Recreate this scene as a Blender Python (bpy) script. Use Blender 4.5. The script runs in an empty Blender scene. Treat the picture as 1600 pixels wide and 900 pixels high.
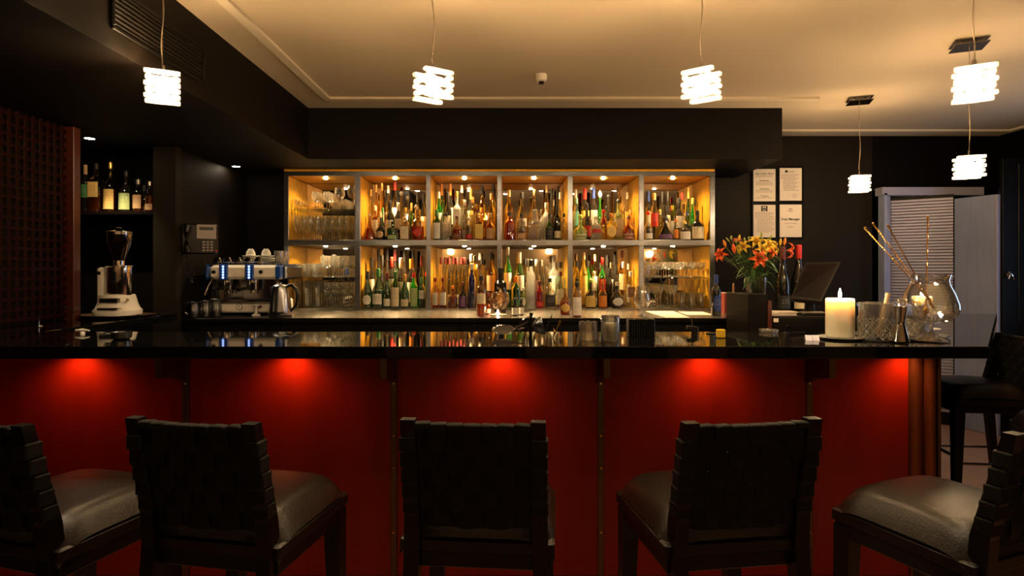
import bpy, math, random
from mathutils import Vector, Matrix
R = math.radians
PI = math.pi
random.seed(7)
S = bpy.context.scene
C = S.collection

# ------------------------------------------------------------------ camera
F, VX, VY, H = 950.0, 790.0, 420.0, 1.43
cd = bpy.data.cameras.new('camera'); cam = bpy.data.objects.new('camera', cd); C.objects.link(cam)
cd.sensor_width = 36; cd.lens = F / 1600 * 36
cd.shift_x = (800 - VX) / 1600; cd.shift_y = (VY - 450) / 1600
cd.clip_start = .05
cam.location = (0, 0, H); cam.rotation_euler = (PI / 2, 0, 0)
S.camera = cam

# ------------------------------------------------------------------ world and exposure
w = bpy.data.worlds.new('night'); S.world = w; w.use_nodes = True
w.node_tree.nodes['Background'].inputs[0].default_value = (.25, .35, .6, 1)
w.node_tree.nodes['Background'].inputs[1].default_value = .003
S.view_settings.view_transform = 'Standard'; S.view_settings.look = 'None'
S.view_settings.gamma = 1; S.view_settings.exposure = 0.0
S.cycles.use_denoising = True
S.cycles.max_bounces = 9; S.cycles.transparent_max_bounces = 40
S.cycles.caustics_reflective = False; S.cycles.caustics_refractive = False
S.cycles.sample_clamp_indirect = 6

# light strengths (watts), tuned here, used by each lamp's builder below
PENDANT_E = 1000.0          # radiance of each pendant bulb
PENDANT_COL = (1, .67, .34)
FLAME_COL = (1, .62, .30)
FLAME_E = 1200.0
SHELF_W = 58.0
RED_W = 7.0
CAN_W = 60.0
DOWN_W = 60.0
SCONCE_W = 9.0
DAY_W = 8.0
FZ = -.12   # floor level below the scene's zero

def light(kind, name, loc, power, col, parent=None, size=.03, spot=None, rot=None, blend=.6):
    l = bpy.data.lights.new(name, kind); l.energy = power; l.color = col
    if kind in ('POINT', 'SPOT'): l.shadow_soft_size = size
    if kind == 'SPOT': l.spot_size = R(spot); l.spot_blend = blend
    if kind == 'AREA': l.size = size
    o = bpy.data.objects.new(name, l); C.objects.link(o); o.location = loc
    if rot: o.rotation_euler = rot
    if parent: o.parent = parent
    return o

# ------------------------------------------------------------------ helpers
def W(px, py, D):
    return Vector(((px - VX) / F * D, D, H - (py - VY) / F * D))

class MB:
    def __init__(s): s.v = []; s.f = []; s.uv = {}
    def add(s, vs, fs, M=None):
        n = len(s.v)
        s.v += [tuple(M @ Vector(a)) if M else tuple(a) for a in vs]
        s.f += [tuple(i + n for i in f) for f in fs]
        return s
    def box(s, x0, x1, y0, y1, z0, z1, M=None):
        return s.add([(x0,y0,z0),(x1,y0,z0),(x1,y1,z0),(x0,y1,z0),(x0,y0,z1),(x1,y0,z1),(x1,y1,z1),(x0,y1,z1)],
                     [(0,3,2,1),(4,5,6,7),(0,1,5,4),(1,2,6,5),(2,3,7,6),(3,0,4,7)], M)
    def bbox(s, x0, x1, y0, y1, z0, z1, b=.004, M=None):
        # box with chamfered edges: three stacked rings
        def ring(i, z): return [(x0+i,y0,z),(x1-i,y0,z),(x1,y0+i,z),(x1,y1-i,z),(x1-i,y1,z),(x0+i,y1,z),(x0,y1-i,z),(x0,y0+i,z)]
        def inner(z): return [(x0+b+b,y0+b,z),(x1-b-b,y0+b,z),(x1-b,y0+b+b,z),(x1-b,y1-b-b,z),(x1-b-b,y1-b,z),(x0+b+b,y1-b,z),(x0+b,y1-b-b,z),(x0+b,y0+b+b,z)]
        rs = inner(z0) + ring(b, z0+b) + ring(b, z1-b) + inner(z1)
        fs = [tuple(range(7,-1,-1)), tuple(range(24,32))]
        for k in range(3):
            for i in range(8):
                j = (i+1) % 8
                fs.append((k*8+i, k*8+j, k*8+8+j, k*8+8+i))
        return s.add(rs, fs, M)
    def hexa(s, p):   # eight corners: bottom ring then top ring
        return s.add(p, [(0,3,2,1),(4,5,6,7),(0,1,5,4),(1,2,6,5),(2,3,7,6),(3,0,4,7)])
    def prism(s, poly, z0, z1, M=None):
        n = len(poly)
        vs = [(x,y,z0) for x,y in poly] + [(x,y,z1) for x,y in poly]
        return s.add(vs, [tuple(range(n-1,-1,-1)), tuple(range(n,2*n))] + [(i,(i+1)%n,n+(i+1)%n,n+i) for i in range(n)], M)
    def lathe(s, prof, n=20, M=None, sq=0, cap0=True, cap1=True, sx=1, sy=1, a0=0, a1=None, open_=False):
        # prof [(r,z)...]; sq>0 squares the section
        vs = []; fs = []
        for r, z in prof:
            for i in range(n):
                a = 2*PI*i/n + PI/n
                cx, cy = math.cos(a), math.sin(a)
                if sq:
                    k = 1/((abs(cx)**sq + abs(cy)**sq)**(1/sq)); q = k
                else: q = 1
                vs.append((r*cx*q*sx, r*cy*q*sy, z))
        for k in range(len(prof)-1):
            for i in range(n):
                j = (i+1) % n
                fs.append((k*n+i, k*n+j, (k+1)*n+j, (k+1)*n+i))
        if cap0 and prof[0][0] > 1e-5: fs.append(tuple(range(n-1,-1,-1)))
        if cap1 and prof[-1][0] > 1e-5: fs.append(tuple((len(prof)-1)*n+i for i in range(n)))
        return s.add(vs, fs, M)
    def tube(s, pts, r, n=8, closed=False):
        pts = [Vector(p) for p in pts]; m = len(pts)
        rr = r if isinstance(r, (list, tuple)) else [r]*m
        vs = []; fs = []
        up = Vector((0,0,1))
        for k, p in enumerate(pts):
            if closed: t = pts[(k+1)%m] - pts[k-1]
            else: t = pts[min(k+1,m-1)] - pts[max(k-1,0)]
            t.normalize()
            u = t.cross(up)
            if u.length < .05: u = t.cross(Vector((0,1,0)))
            u.normalize(); v = t.cross(u)
            for i in range(n):
                a = 2*PI*i/n
                vs.append(p + (u*math.cos(a) + v*math.sin(a))*rr[k])
        for k in range(m if closed else m-1):
            q = (k+1) % m
            for i in range(n):
                j = (i+1) % n
                fs.append((k*n+i, k*n+j, q*n+j, q*n+i))
        if not closed:
            fs.append(tuple(range(n-1,-1,-1))); fs.append(tuple((m-1)*n+i for i in range(n)))
        return s.add(vs, fs)
    def mesh(s, name, m, smooth=False):
        me = bpy.data.meshes.new(name); me.from_pydata(s.v, [], s.f); me.update()
        if m: me.materials.append(m)
        if smooth:
            me.polygons.foreach_set('use_smooth', [True]*len(me.polygons))
            try: me.set_sharp_from_angle(angle=R(38))
            except Exception: pass
        return me
    def build(s, name, m, parent=None, smooth=False, loc=None):
        o = bpy.data.objects.new(name, s.mesh(name, m, smooth)); C.objects.link(o)
        if parent: o.parent = parent
        if loc: o.location = loc
        return o

def inst(name, me, parent=None, loc=None, rot=None, scale=None):
    o = bpy.data.objects.new(name, me); C.objects.link(o)
    if parent: o.parent = parent
    if loc is not None: o.location = loc
    if rot: o.rotation_euler = rot
    if scale: o.scale = scale
    return o

def tag(o, label=None, cat=None, group=None, kind=None):
    if label: o['label'] = label
    if cat: o['category'] = cat
    if group: o['group'] = group
    if kind: o['kind'] = kind
    return o
def thing(name, label, cat, loc=(0,0,0), rz=0, group=None):
    o = bpy.data.objects.new(name, None); C.objects.link(o)
    o.empty_display_size = .05
    o.location = loc; o.rotation_euler = (0,0,rz)
    return tag(o, label, cat, group)
def struct(o, label=None): return tag(o, label, None, None, 'structure')
def copy_tree(o, parent=None):
    c = o.copy(); C.objects.link(c); c.parent = parent
    for ch in [x for x in KIDS.get(o.name, [])]: copy_tree(ch, c)
    return c
KIDS = {}
def index_kids(o):
    KIDS[o.name] = [x for x in C.objects if x.parent == o]
    for x in KIDS[o.name]: index_kids(x)

# ------------------------------------------------------------------ materials
MATS = {}
def mat(name, col=(.5,.5,.5), rough=.5, metal=0, bump=0, bscale=30, var=0, vscale=6, spec=.5, coat=0, emit=None, estr=0, sss=0, trans=0, ior=1.45, aniso=None):
    if name in MATS: return MATS[name]
    m = bpy.data.materials.new(name); m.use_nodes = True; nt = m.node_tree; b = nt.nodes['Principled BSDF']
    I = b.inputs
    I['Base Color'].default_value = (*col, 1); I['Roughness'].default_value = rough; I['Metallic'].default_value = metal
    I['Specular IOR Level'].default_value = spec; I['Coat Weight'].default_value = coat; I['IOR'].default_value = ior
    I['Transmission Weight'].default_value = trans
    if sss: I['Subsurface Weight'].default_value = sss; I['Subsurface Radius'].default_value = (.05,.042,.034); I['Subsurface Scale'].default_value = 1.0
    if emit: I['Emission Color'].default_value = (*emit, 1); I['Emission Strength'].default_value = estr
    tc = nt.nodes.new('ShaderNodeTexCoord')
    if var:
        n = nt.nodes.new('ShaderNodeTexNoise'); n.inputs['Scale'].default_value = vscale; n.inputs['Detail'].default_value = 5
        if aniso:
            mp = nt.nodes.new('ShaderNodeMapping'); mp.inputs['Scale'].default_value = aniso
            nt.links.new(tc.outputs['Object'], mp.inputs[0]); nt.links.new(mp.outputs[0], n.inputs['Vector'])
        else: nt.links.new(tc.outputs['Object'], n.inputs['Vector'])
        mx = nt.nodes.new('ShaderNodeMix'); mx.data_type = 'RGBA'
        mx.inputs['A'].default_value = (*[max(0, c*(1-var)) for c in col], 1); mx.inputs['B'].default_value = (*[min(1, c*(1+var)) for c in col], 1)
        nt.links.new(n.outputs['Fac'], mx.inputs['Factor']); nt.links.new(mx.outputs['Result'], I['Base Color'])
    if bump:
        n2 = nt.nodes.new('ShaderNodeTexNoise'); n2.inputs['Scale'].default_value = bscale; n2.inputs['Detail'].default_value = 3
        if aniso:
            mp = nt.nodes.new('ShaderNodeMapping'); mp.inputs['Scale'].default_value = aniso
            nt.links.new(tc.outputs['Object'], mp.inputs[0]); nt.links.new(mp.outputs[0], n2.inputs['Vector'])
        else: nt.links.new(tc.outputs['Object'], n2.inputs['Vector'])
        bp = nt.nodes.new('ShaderNodeBump'); bp.inputs['Strength'].default_value = bump; bp.inputs['Distance'].default_value = .01
        nt.links.new(n2.outputs['Fac'], bp.inputs['Height']); nt.links.new(bp.outputs[0], I['Normal'])
    MATS[name] = m
    return m

def thin_glass(name, tint=(.95,.97,.95), refl=.12, rough=.02, body=0, bodycol=(1,1,1), bump=0, bscale=40, edge=0, refr=0):
    # thin clear glass: passes light, reflects with Fresnel; body = share of light the contents scatter
    if name in MATS: return MATS[name]
    m = bpy.data.materials.new(name); m.use_nodes = True; nt = m.node_tree
    for n in list(nt.nodes): nt.nodes.remove(n)
    out = nt.nodes.new('ShaderNodeOutputMaterial'); t = nt.nodes.new('ShaderNodeBsdfTransparent'); g = nt.nodes.new('ShaderNodeBsdfGlossy')
    t.inputs[0].default_value = (*tint, 1); g.inputs['Roughness'].default_value = rough
    lw = nt.nodes.new('ShaderNodeLayerWeight'); lw.inputs[0].default_value = .35
    mr = nt.nodes.new('ShaderNodeMapRange'); mr.inputs['To Min'].default_value = refl*.45; mr.inputs['To Max'].default_value = min(1, refl*5)
    nt.links.new(lw.outputs['Facing'], mr.inputs['Value'])
    mx = nt.nodes.new('ShaderNodeMixShader'); nt.links.new(mr.outputs[0], mx.inputs[0])
    src = t
    if body:
        d = nt.nodes.new('ShaderNodeBsdfDiffuse'); tr = nt.nodes.new('ShaderNodeBsdfTranslucent')
        d.inputs[0].default_value = (*bodycol,1); tr.inputs[0].default_value = (*bodycol,1)
        a = nt.nodes.new('ShaderNodeMixShader'); a.inputs[0].default_value = .6
        nt.links.new(d.outputs[0], a.inputs[1]); nt.links.new(tr.outputs[0], a.inputs[2])
        b = nt.nodes.new('ShaderNodeMixShader'); b.inputs[0].default_value = body
        if edge:   # pale body at grazing angles: bright rim glints put into the colour
            lw2 = nt.nodes.new('ShaderNodeLayerWeight'); lw2.inputs[0].default_value = .45
            m2 = nt.nodes.new('ShaderNodeMapRange'); m2.inputs['To Min'].default_value = body; m2.inputs['To Max'].default_value = edge
            pw = nt.nodes.new('ShaderNodeMath'); pw.operation = 'POWER'; pw.inputs[1].default_value = 2.6; nt.links.new(lw2.outputs['Facing'], pw.inputs[0]); nt.links.new(pw.outputs[0], m2.inputs['Value']); nt.links.new(m2.outputs[0], b.inputs[0])
        nt.links.new(t.outputs[0], b.inputs[1]); nt.links.new(a.outputs[0], b.inputs[2]); src = b
    if refr:    # part of the light is bent by the solid stem, foot and rim
        rf_ = nt.nodes.new('ShaderNodeBsdfRefraction'); rf_.inputs['IOR'].default_value = 1.4; rf_.inputs['Roughness'].default_value = .0; rf_.inputs[0].default_value = (1,1,1,1)
        rm = nt.nodes.new('ShaderNodeMixShader'); rm.inputs[0].default_value = refr
        nt.links.new(src.outputs[0], rm.inputs[1]); nt.links.new(rf_.outputs[0], rm.inputs[2]); src = rm
    nt.links.new(src.outputs[0], mx.inputs[1]); nt.links.new(g.outputs[0], mx.inputs[2]); nt.links.new(mx.outputs[0], out.inputs[0])
    if bump:
        tc = nt.nodes.new('ShaderNodeTexCoord'); v = nt.nodes.new('ShaderNodeTexVoronoi'); v.inputs['Scale'].default_value = bscale
        nt.links.new(tc.outputs['Object'], v.inputs['Vector'])
        bp = nt.nodes.new('ShaderNodeBump'); bp.inputs['Strength'].default_value = bump; bp.inputs['Distance'].default_value = .01
        nt.links.new(v.outputs['Distance'], bp.inputs['Height'])
        nt.links.new(bp.outputs[0], g.inputs['Normal']); nt.links.new(bp.outputs[0], lw.inputs['Normal'])
    MATS[name] = m
    return m

def emitter(name, col, strength):
    if name in MATS: return MATS[name]
    m = bpy.data.materials.new(name); m.use_nodes = True; nt = m.node_tree
    for n in list(nt.nodes): nt.nodes.remove(n)
    out = nt.nodes.new('ShaderNodeOutputMaterial'); e = nt.nodes.new('ShaderNodeEmission')
    e.inputs[0].default_value = (*col,1); e.inputs[1].default_value = strength
    nt.links.new(e.outputs[0], out.inputs[0]); MATS[name] = m
    return m

def label_mat(name, col, ink=(.08,.05,.04), wide=5, tall=16):
    # paper label with a printed block of tiny lines, in the patch's own UV space
    if name in MATS: return MATS[name]
    m = mat(name, col, .6); nt = m.node_tree; b = nt.nodes['Principled BSDF']
    uv = nt.nodes.new('ShaderNodeTexCoord'); br = nt.nodes.new('ShaderNodeTexBrick')
    br.inputs['Scale'].default_value = 1; br.inputs['Brick Width'].default_value = 1/wide; br.inputs['Row Height'].default_value = 2/tall
    br.inputs['Mortar Size'].default_value = .045; br.offset = .37; br.squash = .7
    br.inputs['Color1'].default_value = (*ink,1); br.inputs['Color2'].default_value = (*[i*.4+c*.6 for i,c in zip(ink,col)],1); br.inputs['Mortar'].default_value = (*col,1)
    nt.links.new(uv.outputs['UV'], br.inputs['Vector'])
    sep = nt.nodes.new('ShaderNodeSeparateXYZ'); nt.links.new(uv.outputs['UV'], sep.inputs[0])
    def inside(sock, c, h):
        s1 = nt.nodes.new('ShaderNodeMath'); s1.operation = 'SUBTRACT'; nt.links.new(sock, s1.inputs[0]); s1.inputs[1].default_value = c
        s2 = nt.nodes.new('ShaderNodeMath'); s2.operation = 'ABSOLUTE'; nt.links.new(s1.outputs[0], s2.inputs[0])
        s3 = nt.nodes.new('ShaderNodeMath'); s3.operation = 'LESS_THAN'; nt.links.new(s2.outputs[0], s3.inputs[0]); s3.inputs[1].default_value = h
        return s3
    a = inside(sep.outputs[0], .5, .3); c2 = inside(sep.outputs[1], .55, .2)
    mu = nt.nodes.new('ShaderNodeMath'); mu.operation = 'MULTIPLY'; nt.links.new(a.outputs[0], mu.inputs[0]); nt.links.new(c2.outputs[0], mu.inputs[1])
    m2 = nt.nodes.new('ShaderNodeMath'); m2.operation = 'MULTIPLY'; nt.links.new(mu.outputs[0], m2.inputs[0]); m2.inputs[1].default_value = .7
    mx = nt.nodes.new('ShaderNodeMix'); mx.data_type = 'RGBA'; mx.inputs['A'].default_value = (*col,1)
    nt.links.new(br.outputs['Color'], mx.inputs['B']); nt.links.new(m2.outputs[0], mx.inputs['Factor']); nt.links.new(mx.outputs['Result'], b.inputs['Base Color'])
    return m

M_ceil = mat('ceiling_paint', (.56,.455,.315), .85, var=.03, vscale=1.5, bump=.02, bscale=120)
M_trim = mat('cornice_paint', (.68,.575,.42), .7)
M_dark = mat('dark_wall_paint', (.0024,.001,.00035), .6, var=.08, vscale=3, bump=.03, bscale=90, spec=.12)
M_wall = mat('umber_wall_paint', (.0036,.0019,.0008), .6, var=.1, vscale=3, bump=.04, bscale=80, spec=.15)
M_wash = mat('wall_paint_light_wash', (.011,.0078,.0042), .6, var=.1, vscale=3, bump=.04, bscale=80, spec=.15)  # brighter copy of the umber paint, the wash of light put into its colour
M_black = mat('black_paint', (.0025,.0018,.0014), .5, spec=.15)
M_top = mat('polished_black_stone', (.004,.004,.004), .035, spec=.6, bump=.002, bscale=60)
M_red = mat('red_lacquer_panel', (.22,.011,.0018), .3, var=.35, vscale=2.4, bump=.03, bscale=6, aniso=(3,3,.6), spec=.35)
M_bronze = mat('aged_bronze_strip', (.13,.08,.04), .42, metal=.9, var=.3, vscale=14, aniso=(6,6,1))
M_copper = mat('copper_cladding', (.22,.075,.028), .35, metal=.8, var=.25, vscale=5, aniso=(8,8,.7))
M_steel = mat('brushed_steel', (.29,.30,.325), .24, metal=1, var=.2, vscale=20, bump=.02, bscale=60, aniso=(.5,8,8))
M_steeltop = mat('brushed_steel_top', (.34,.31,.28), .26, metal=1, var=.2, vscale=16, bump=.06, bscale=40, aniso=(1,6,6))
M_chrome = mat('chrome', (.78,.74,.70), .1, metal=1)
M_darkchrome = mat('smoked_chrome', (.22,.20,.19), .15, metal=1)
M_gold = mat('gold_leaf', (.95,.40,.03), .36, metal=.5, var=.35, vscale=22, bump=.5, bscale=70)
M_mirror = mat('mirror_glass', (.62,.58,.52), .015, metal=1)
M_glass = thin_glass('clear_glass', (.97,.98,.96), .30, refr=.45, body=.02, edge=.6, bodycol=(.95,.95,.92))
M_shelfglass = thin_glass('shelf_glass', (.90,.95,.90), .14)
M_cutglass = thin_glass('cut_crystal', (.90,.90,.86), .34, bump=1.0, bscale=90, body=.12, edge=.8, refr=.3, bodycol=(.95,.93,.88))
M_wood = mat('dark_stained_wood', (.004,.0018,.0012), .35, var=.3, vscale=9, aniso=(6,6,.7), spec=.3)
M_lattice = mat('dark_red_lattice_wood', (.013,.0016,.0008), .5, var=.35, vscale=9, aniso=(6,6,.7), spec=.08)
M_redwood = mat('red_mahogany', (.07,.014,.006), .35, var=.35, vscale=9, aniso=(6,6,.7), coat=.3)
M_leather = mat('black_leather', (.0075,.0036,.0014), .38, var=.3, vscale=9, bump=.12, bscale=160, spec=.38)
M_strap = mat('woven_leather_strap', (.006,.0045,.0027), .6, spec=.2, var=.25, vscale=30, bump=.2, bscale=220)
M_floor = mat('oak_boards', (.30,.17,.10), .45, var=.25, vscale=5, aniso=(1,8,1))
M_white = mat('white_enamel', (.90,.85,.76), .35)
M_ceramic = mat('white_ceramic', (.85,.83,.78), .2)
M_blue = mat('blue_enamel', (.01,.07,.36), .25, coat=.5)
M_plastic = mat('black_plastic', (.005,.004,.0035), .35, spec=.3)
M_paper = mat('white_paper', (.82,.72,.60), .8)
M_ink = mat('printed_ink', (.03,.025,.02), .8)
M_inkgrey = mat('faded_ink', (.34,.26,.19), .8)
M_brass = mat('brass', (.85,.52,.16), .22, metal=1)
M_tan = mat('tan_wall_paint', (.40,.30,.18), .8, var=.05, vscale=2)
M_grey = mat('grey_panel_daylight_tint', (.24,.28,.45), .6, var=.2, vscale=5, aniso=(6,6,.8))  # grey timber; the blue is cool daylight put into the base colour
M_slat = mat('shutter_metal_daylight_tint', (.33,.32,.42), .5, metal=.2)  # grey metal, blued and brightened to carry the cool daylight in its colour
M_wax = mat('candle_wax', (.95,.84,.66), .5, sss=1.0)
# ------------------------------------------------------------------ room shell
ZC, ZS, ZB = 2.80, 2.365, 1.10          # ceiling, soffit, bar top
YW, YU, YM = 6.25, 5.70, 6.235          # back wall, shelving front, mirror
def sbox(name, x0,x1,y0,y1,z0,z1, m, parent=None, label=None):
    o = MB().box(x0,x1,y0,y1,z0,z1).build(name, m, parent)
    if not parent: struct(o, label)
    return o
fl = sbox('floor', -3.4, 7.5, -3.2, 9.0, FZ-.06, FZ-.012, M_floor, label='brown oak board floor')
k = 0
y = 2.2
plank = MB().bbox(-.6, .6, -.058, .058, -.011, 0, .0015).mesh('floor_board', M_floor)
while y < 7.2:
    x = 1.8 - random.random()*.8
    while x < 5.6:
        inst('floor_board', plank, fl, (x+.6, y, FZ-.0005 + random.random()*.0006)); x += 1.203
    y += .118
sbox('ceiling', -1.68, 7.5, -3.2, 9.0, ZC, ZC+.1, M_ceil, label='flat beige painted ceiling')
# raised strips running round the ceiling
sbox('trim_1', -1.40, 2.50, 4.84, 4.90, ZC-.018, ZC, M_trim)
sbox('trim_2', -1.46, -1.40, -3.0, 4.90, ZC-.018, ZC, M_trim)
sbox('trim_3', 2.357, 4.95, 5.97, 6.03, ZC-.018, ZC, M_trim)
sbox('trim_4', 4.95, 5.01, .5, 6.03, ZC-.018, ZC, M_trim)
# dropped bulkheads
sbox('wall_bulkhead_left', -3.75, -1.68, -3.2, 5.18, ZS, ZC+.1, M_wall, label='dark bulkhead dropped along the left side')
sbox('wall_bulkhead_back', -3.75, 2.356, 5.18, YW, ZS, ZC+.1, M_wall, label='dark bulkhead over the lit bottle shelves')
# walls
sbox('wall_back', -3.4, 3.78, 6.27, 6.40, FZ, ZC+.1, M_wash, label='dark umber wall behind the bar')
sbox('wall_back_lintel', 3.78, 5.20, 6.27, 6.40, 2.25, ZC+.1, M_dark, label='dark wall above the shuttered opening')
sbox('wall_back_left', -2.55, -2.085, 6.0, 6.27, FZ, ZS, M_dark)
sbox('wall_phone_side', -2.75, -2.55, 4.74, 6.27, FZ, ZS, M_wall)
sbox('wall_left_pier', -2.70, -2.53, 4.66, 4.74, FZ, ZS, M_wash)
sbox('wall_niche_back', -3.75, -2.70, 5.06, 5.2, FZ, ZS, M_black)
sbox('wall_left', -3.4, -2.90, -3.2, 4.02, FZ, ZS, M_black)
sbox('wall_niche_side', -3.75, -3.6, 4.02, 5.06, FZ, ZS, M_black)
sbox('wall_right', 5.08, 5.2, -3.2, 6.27, FZ, ZC+.1, M_dark, label='near black wall on the right')
sbox('wall_front', -3.4, 5.2, -3.3, -3.2, FZ, ZC+.1, M_tan, label='tan wall at the far end behind the viewer')
sbox('wall_hall_back', 3.0, 7.5, 8.9, 9.0, FZ, ZC, M_dark)
sbox('wall_hall_left', 3.68, 3.78, 6.40, 9.0, FZ, ZC, M_dark)
sbox('wall_hall_right', 7.4, 7.5, 6.3, 9.0, FZ, ZC, M_dark)
# doorway at right: jamb, lintel beam, roller shutter, grey panel, glazed slit
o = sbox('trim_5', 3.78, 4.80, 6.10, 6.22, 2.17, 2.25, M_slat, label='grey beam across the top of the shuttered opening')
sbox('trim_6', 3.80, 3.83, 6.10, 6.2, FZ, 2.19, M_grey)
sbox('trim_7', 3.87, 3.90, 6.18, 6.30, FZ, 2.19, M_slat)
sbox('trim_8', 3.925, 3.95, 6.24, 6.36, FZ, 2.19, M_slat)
wn = struct(MB().box(3.838, 3.862, 6.20, 6.21, .8, 1.86).build('window_1', emitter('daylight_slit', (.55,.72,.95), 1.6)), 'narrow slit of cold daylight beside the shutter')
rs = thing('roller_shutter', 'grey horizontal slat roller shutter closing the doorway at right', 'shutter', (4.00, 6.33, 0), math.atan2(-.33,.42))
Ls = math.hypot(.42,.33)
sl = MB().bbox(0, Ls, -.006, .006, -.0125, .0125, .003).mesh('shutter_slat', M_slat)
for i in range(70):
    z = .02 + i*.0305
    inst('shutter_slat', sl, rs, (0,0,z))
MB().box(0, Ls, .006, .016, FZ, 2.17).build('backing', M_black, rs)
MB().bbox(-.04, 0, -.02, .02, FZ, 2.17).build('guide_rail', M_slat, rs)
gp = thing('grey_door_leaf', 'grey timber door leaf with cool daylight in its colour, right of the shutter', 'door', (4.42, 5.99, 0), math.atan2(-.36,.12))
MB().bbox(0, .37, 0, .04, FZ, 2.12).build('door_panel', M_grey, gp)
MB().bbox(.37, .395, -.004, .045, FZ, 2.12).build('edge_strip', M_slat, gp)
d1 = struct(MB().bbox(4.58, 5.08, 5.60, 5.64, FZ, 2.45).build('door_1', M_black), 'near black door at far right')
kb = MB().lathe([(0,0),(.014,.0),(.02,.012),(.012,.03),(.009,.045)], 12, Matrix.Translation((4.62,5.6,1.375)) @ Matrix.Rotation(PI/2,4,'X') )
kb.tube([(4.62,5.575,1.40),(4.632,5.56,1.37),(4.648,5.56,1.33)], .008).tube([(4.62,5.575,1.40),(4.611,5.56,1.37),(4.606,5.56,1.335)], .008)
kb.build('door_handle', M_chrome, d1, True)
MB().bbox(4.735,4.745,5.585,5.6,.75,.92,.002).build('pull_handle', M_chrome, d1)
for x in (4.72, 4.90): MB().bbox(x, x+.008, 5.592, 5.6, .05, 2.4, .002).build('panel_bead', M_wood, d1)
# left-hand lattice screen: real bars crossing, in front of a black wall
sc = thing('lattice_screen', 'red-brown timber lattice screen with square holes on left wall', 'screen', (-2.875, 0, 0))
vb = MB().bbox(-.003,.003,-.0135,.0135,1.11,2.36,.003).mesh('vertical_slat', M_lattice)
hb = MB().bbox(-.0025,.0025,0,1.50,-.012,.012,.003).mesh('horizontal_slat', M_lattice)
for i in range(25): inst('vertical_slat', vb, sc, (0, 2.50+i*.06, 0))
for i in range(21): inst('horizontal_slat', hb, sc, (0, 2.48, 1.13+i*.06))
MB().bbox(-2.90,-2.83,3.985,4.05,FZ,ZS-.002,.004).build('timber_post', M_redwood)
tag(bpy.data.objects['timber_post'], 'upright mahogany post at the end of the lattice screen', 'post')
# ventilation grille
vg = thing('ventilation_grille', 'black louvred ventilation grille in the left bulkhead', 'grille', (-1.679, 2.58, 2.45))
fr = MB()
fr.bbox(0,.014,0,.80,0,.018).bbox(0,.014,0,.80,.182,.20).bbox(0,.014,0,.018,.018,.182).bbox(0,.014,.782,.80,.018,.182)
fr.build('grille_frame', M_black, vg)
ls = MB().bbox(-.006,.010,.018,.782,-.002,.002,.0008).mesh('louvre', mat('grille_louvre', (.007,.005,.003), .5, spec=.2))
for i in range(8): inst('louvre', ls, vg, (.002,0,.028+i*.0205), (0,R(-25),0))
MB().box(.0005,.002,.018,.782,.018,.182).build('grille_backing', M_black, vg)
# soffit downlights
def downlight(px, py, label, aim=(0,0,-1), wid=95, pw=1):
    D = (ZS-H)*F/(VY-py); x = (px-VX)/F*D
    t = thing('downlight', label, 'ceiling light', (x, D, ZS), 0)
    MB().lathe([(.032,-.002),(.045,-.004),(.048,0)], 24, cap0=False, cap1=False).build('trim_ring', M_black, t, True)
    MB().lathe([(0,-.003),(.032,-.003)], 24, cap1=False).build('lamp_lens', emitter('downlight_lens', (1,.8,.55), 120), t)
    light('SPOT', 'downlight_lamp', (0,0,-.02), DOWN_W*pw, (1,.76,.46), t, .02, wid, rot=Vector(aim).to_track_quat('-Z','Y').to_euler(), blend=.8)
    return t
downlight(140, 216, 'recessed downlight over the whisky niche at left', (-.05,.28,-1), 75)
downlight(369, 260, 'recessed downlight over the coffee machine', (.33,-.30,-.9), 60, 1.6)
# smoke detector
sd = thing('smoke_detector', 'small round cream smoke detector on the ceiling', 'detector', (.252, 4.29, ZC))
MB().lathe([(.040,0),(.042,-.02),(.036,-.045),(.02,-.05)], 24, cap0=False).build('housing', mat('cream_plastic',(.80,.72,.6),.5), sd, True)
MB().lathe([(.018,-.045),(.018,-.066),(.008,-.068)], 16).build('sensor_eye', M_plastic, sd, True)

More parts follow.
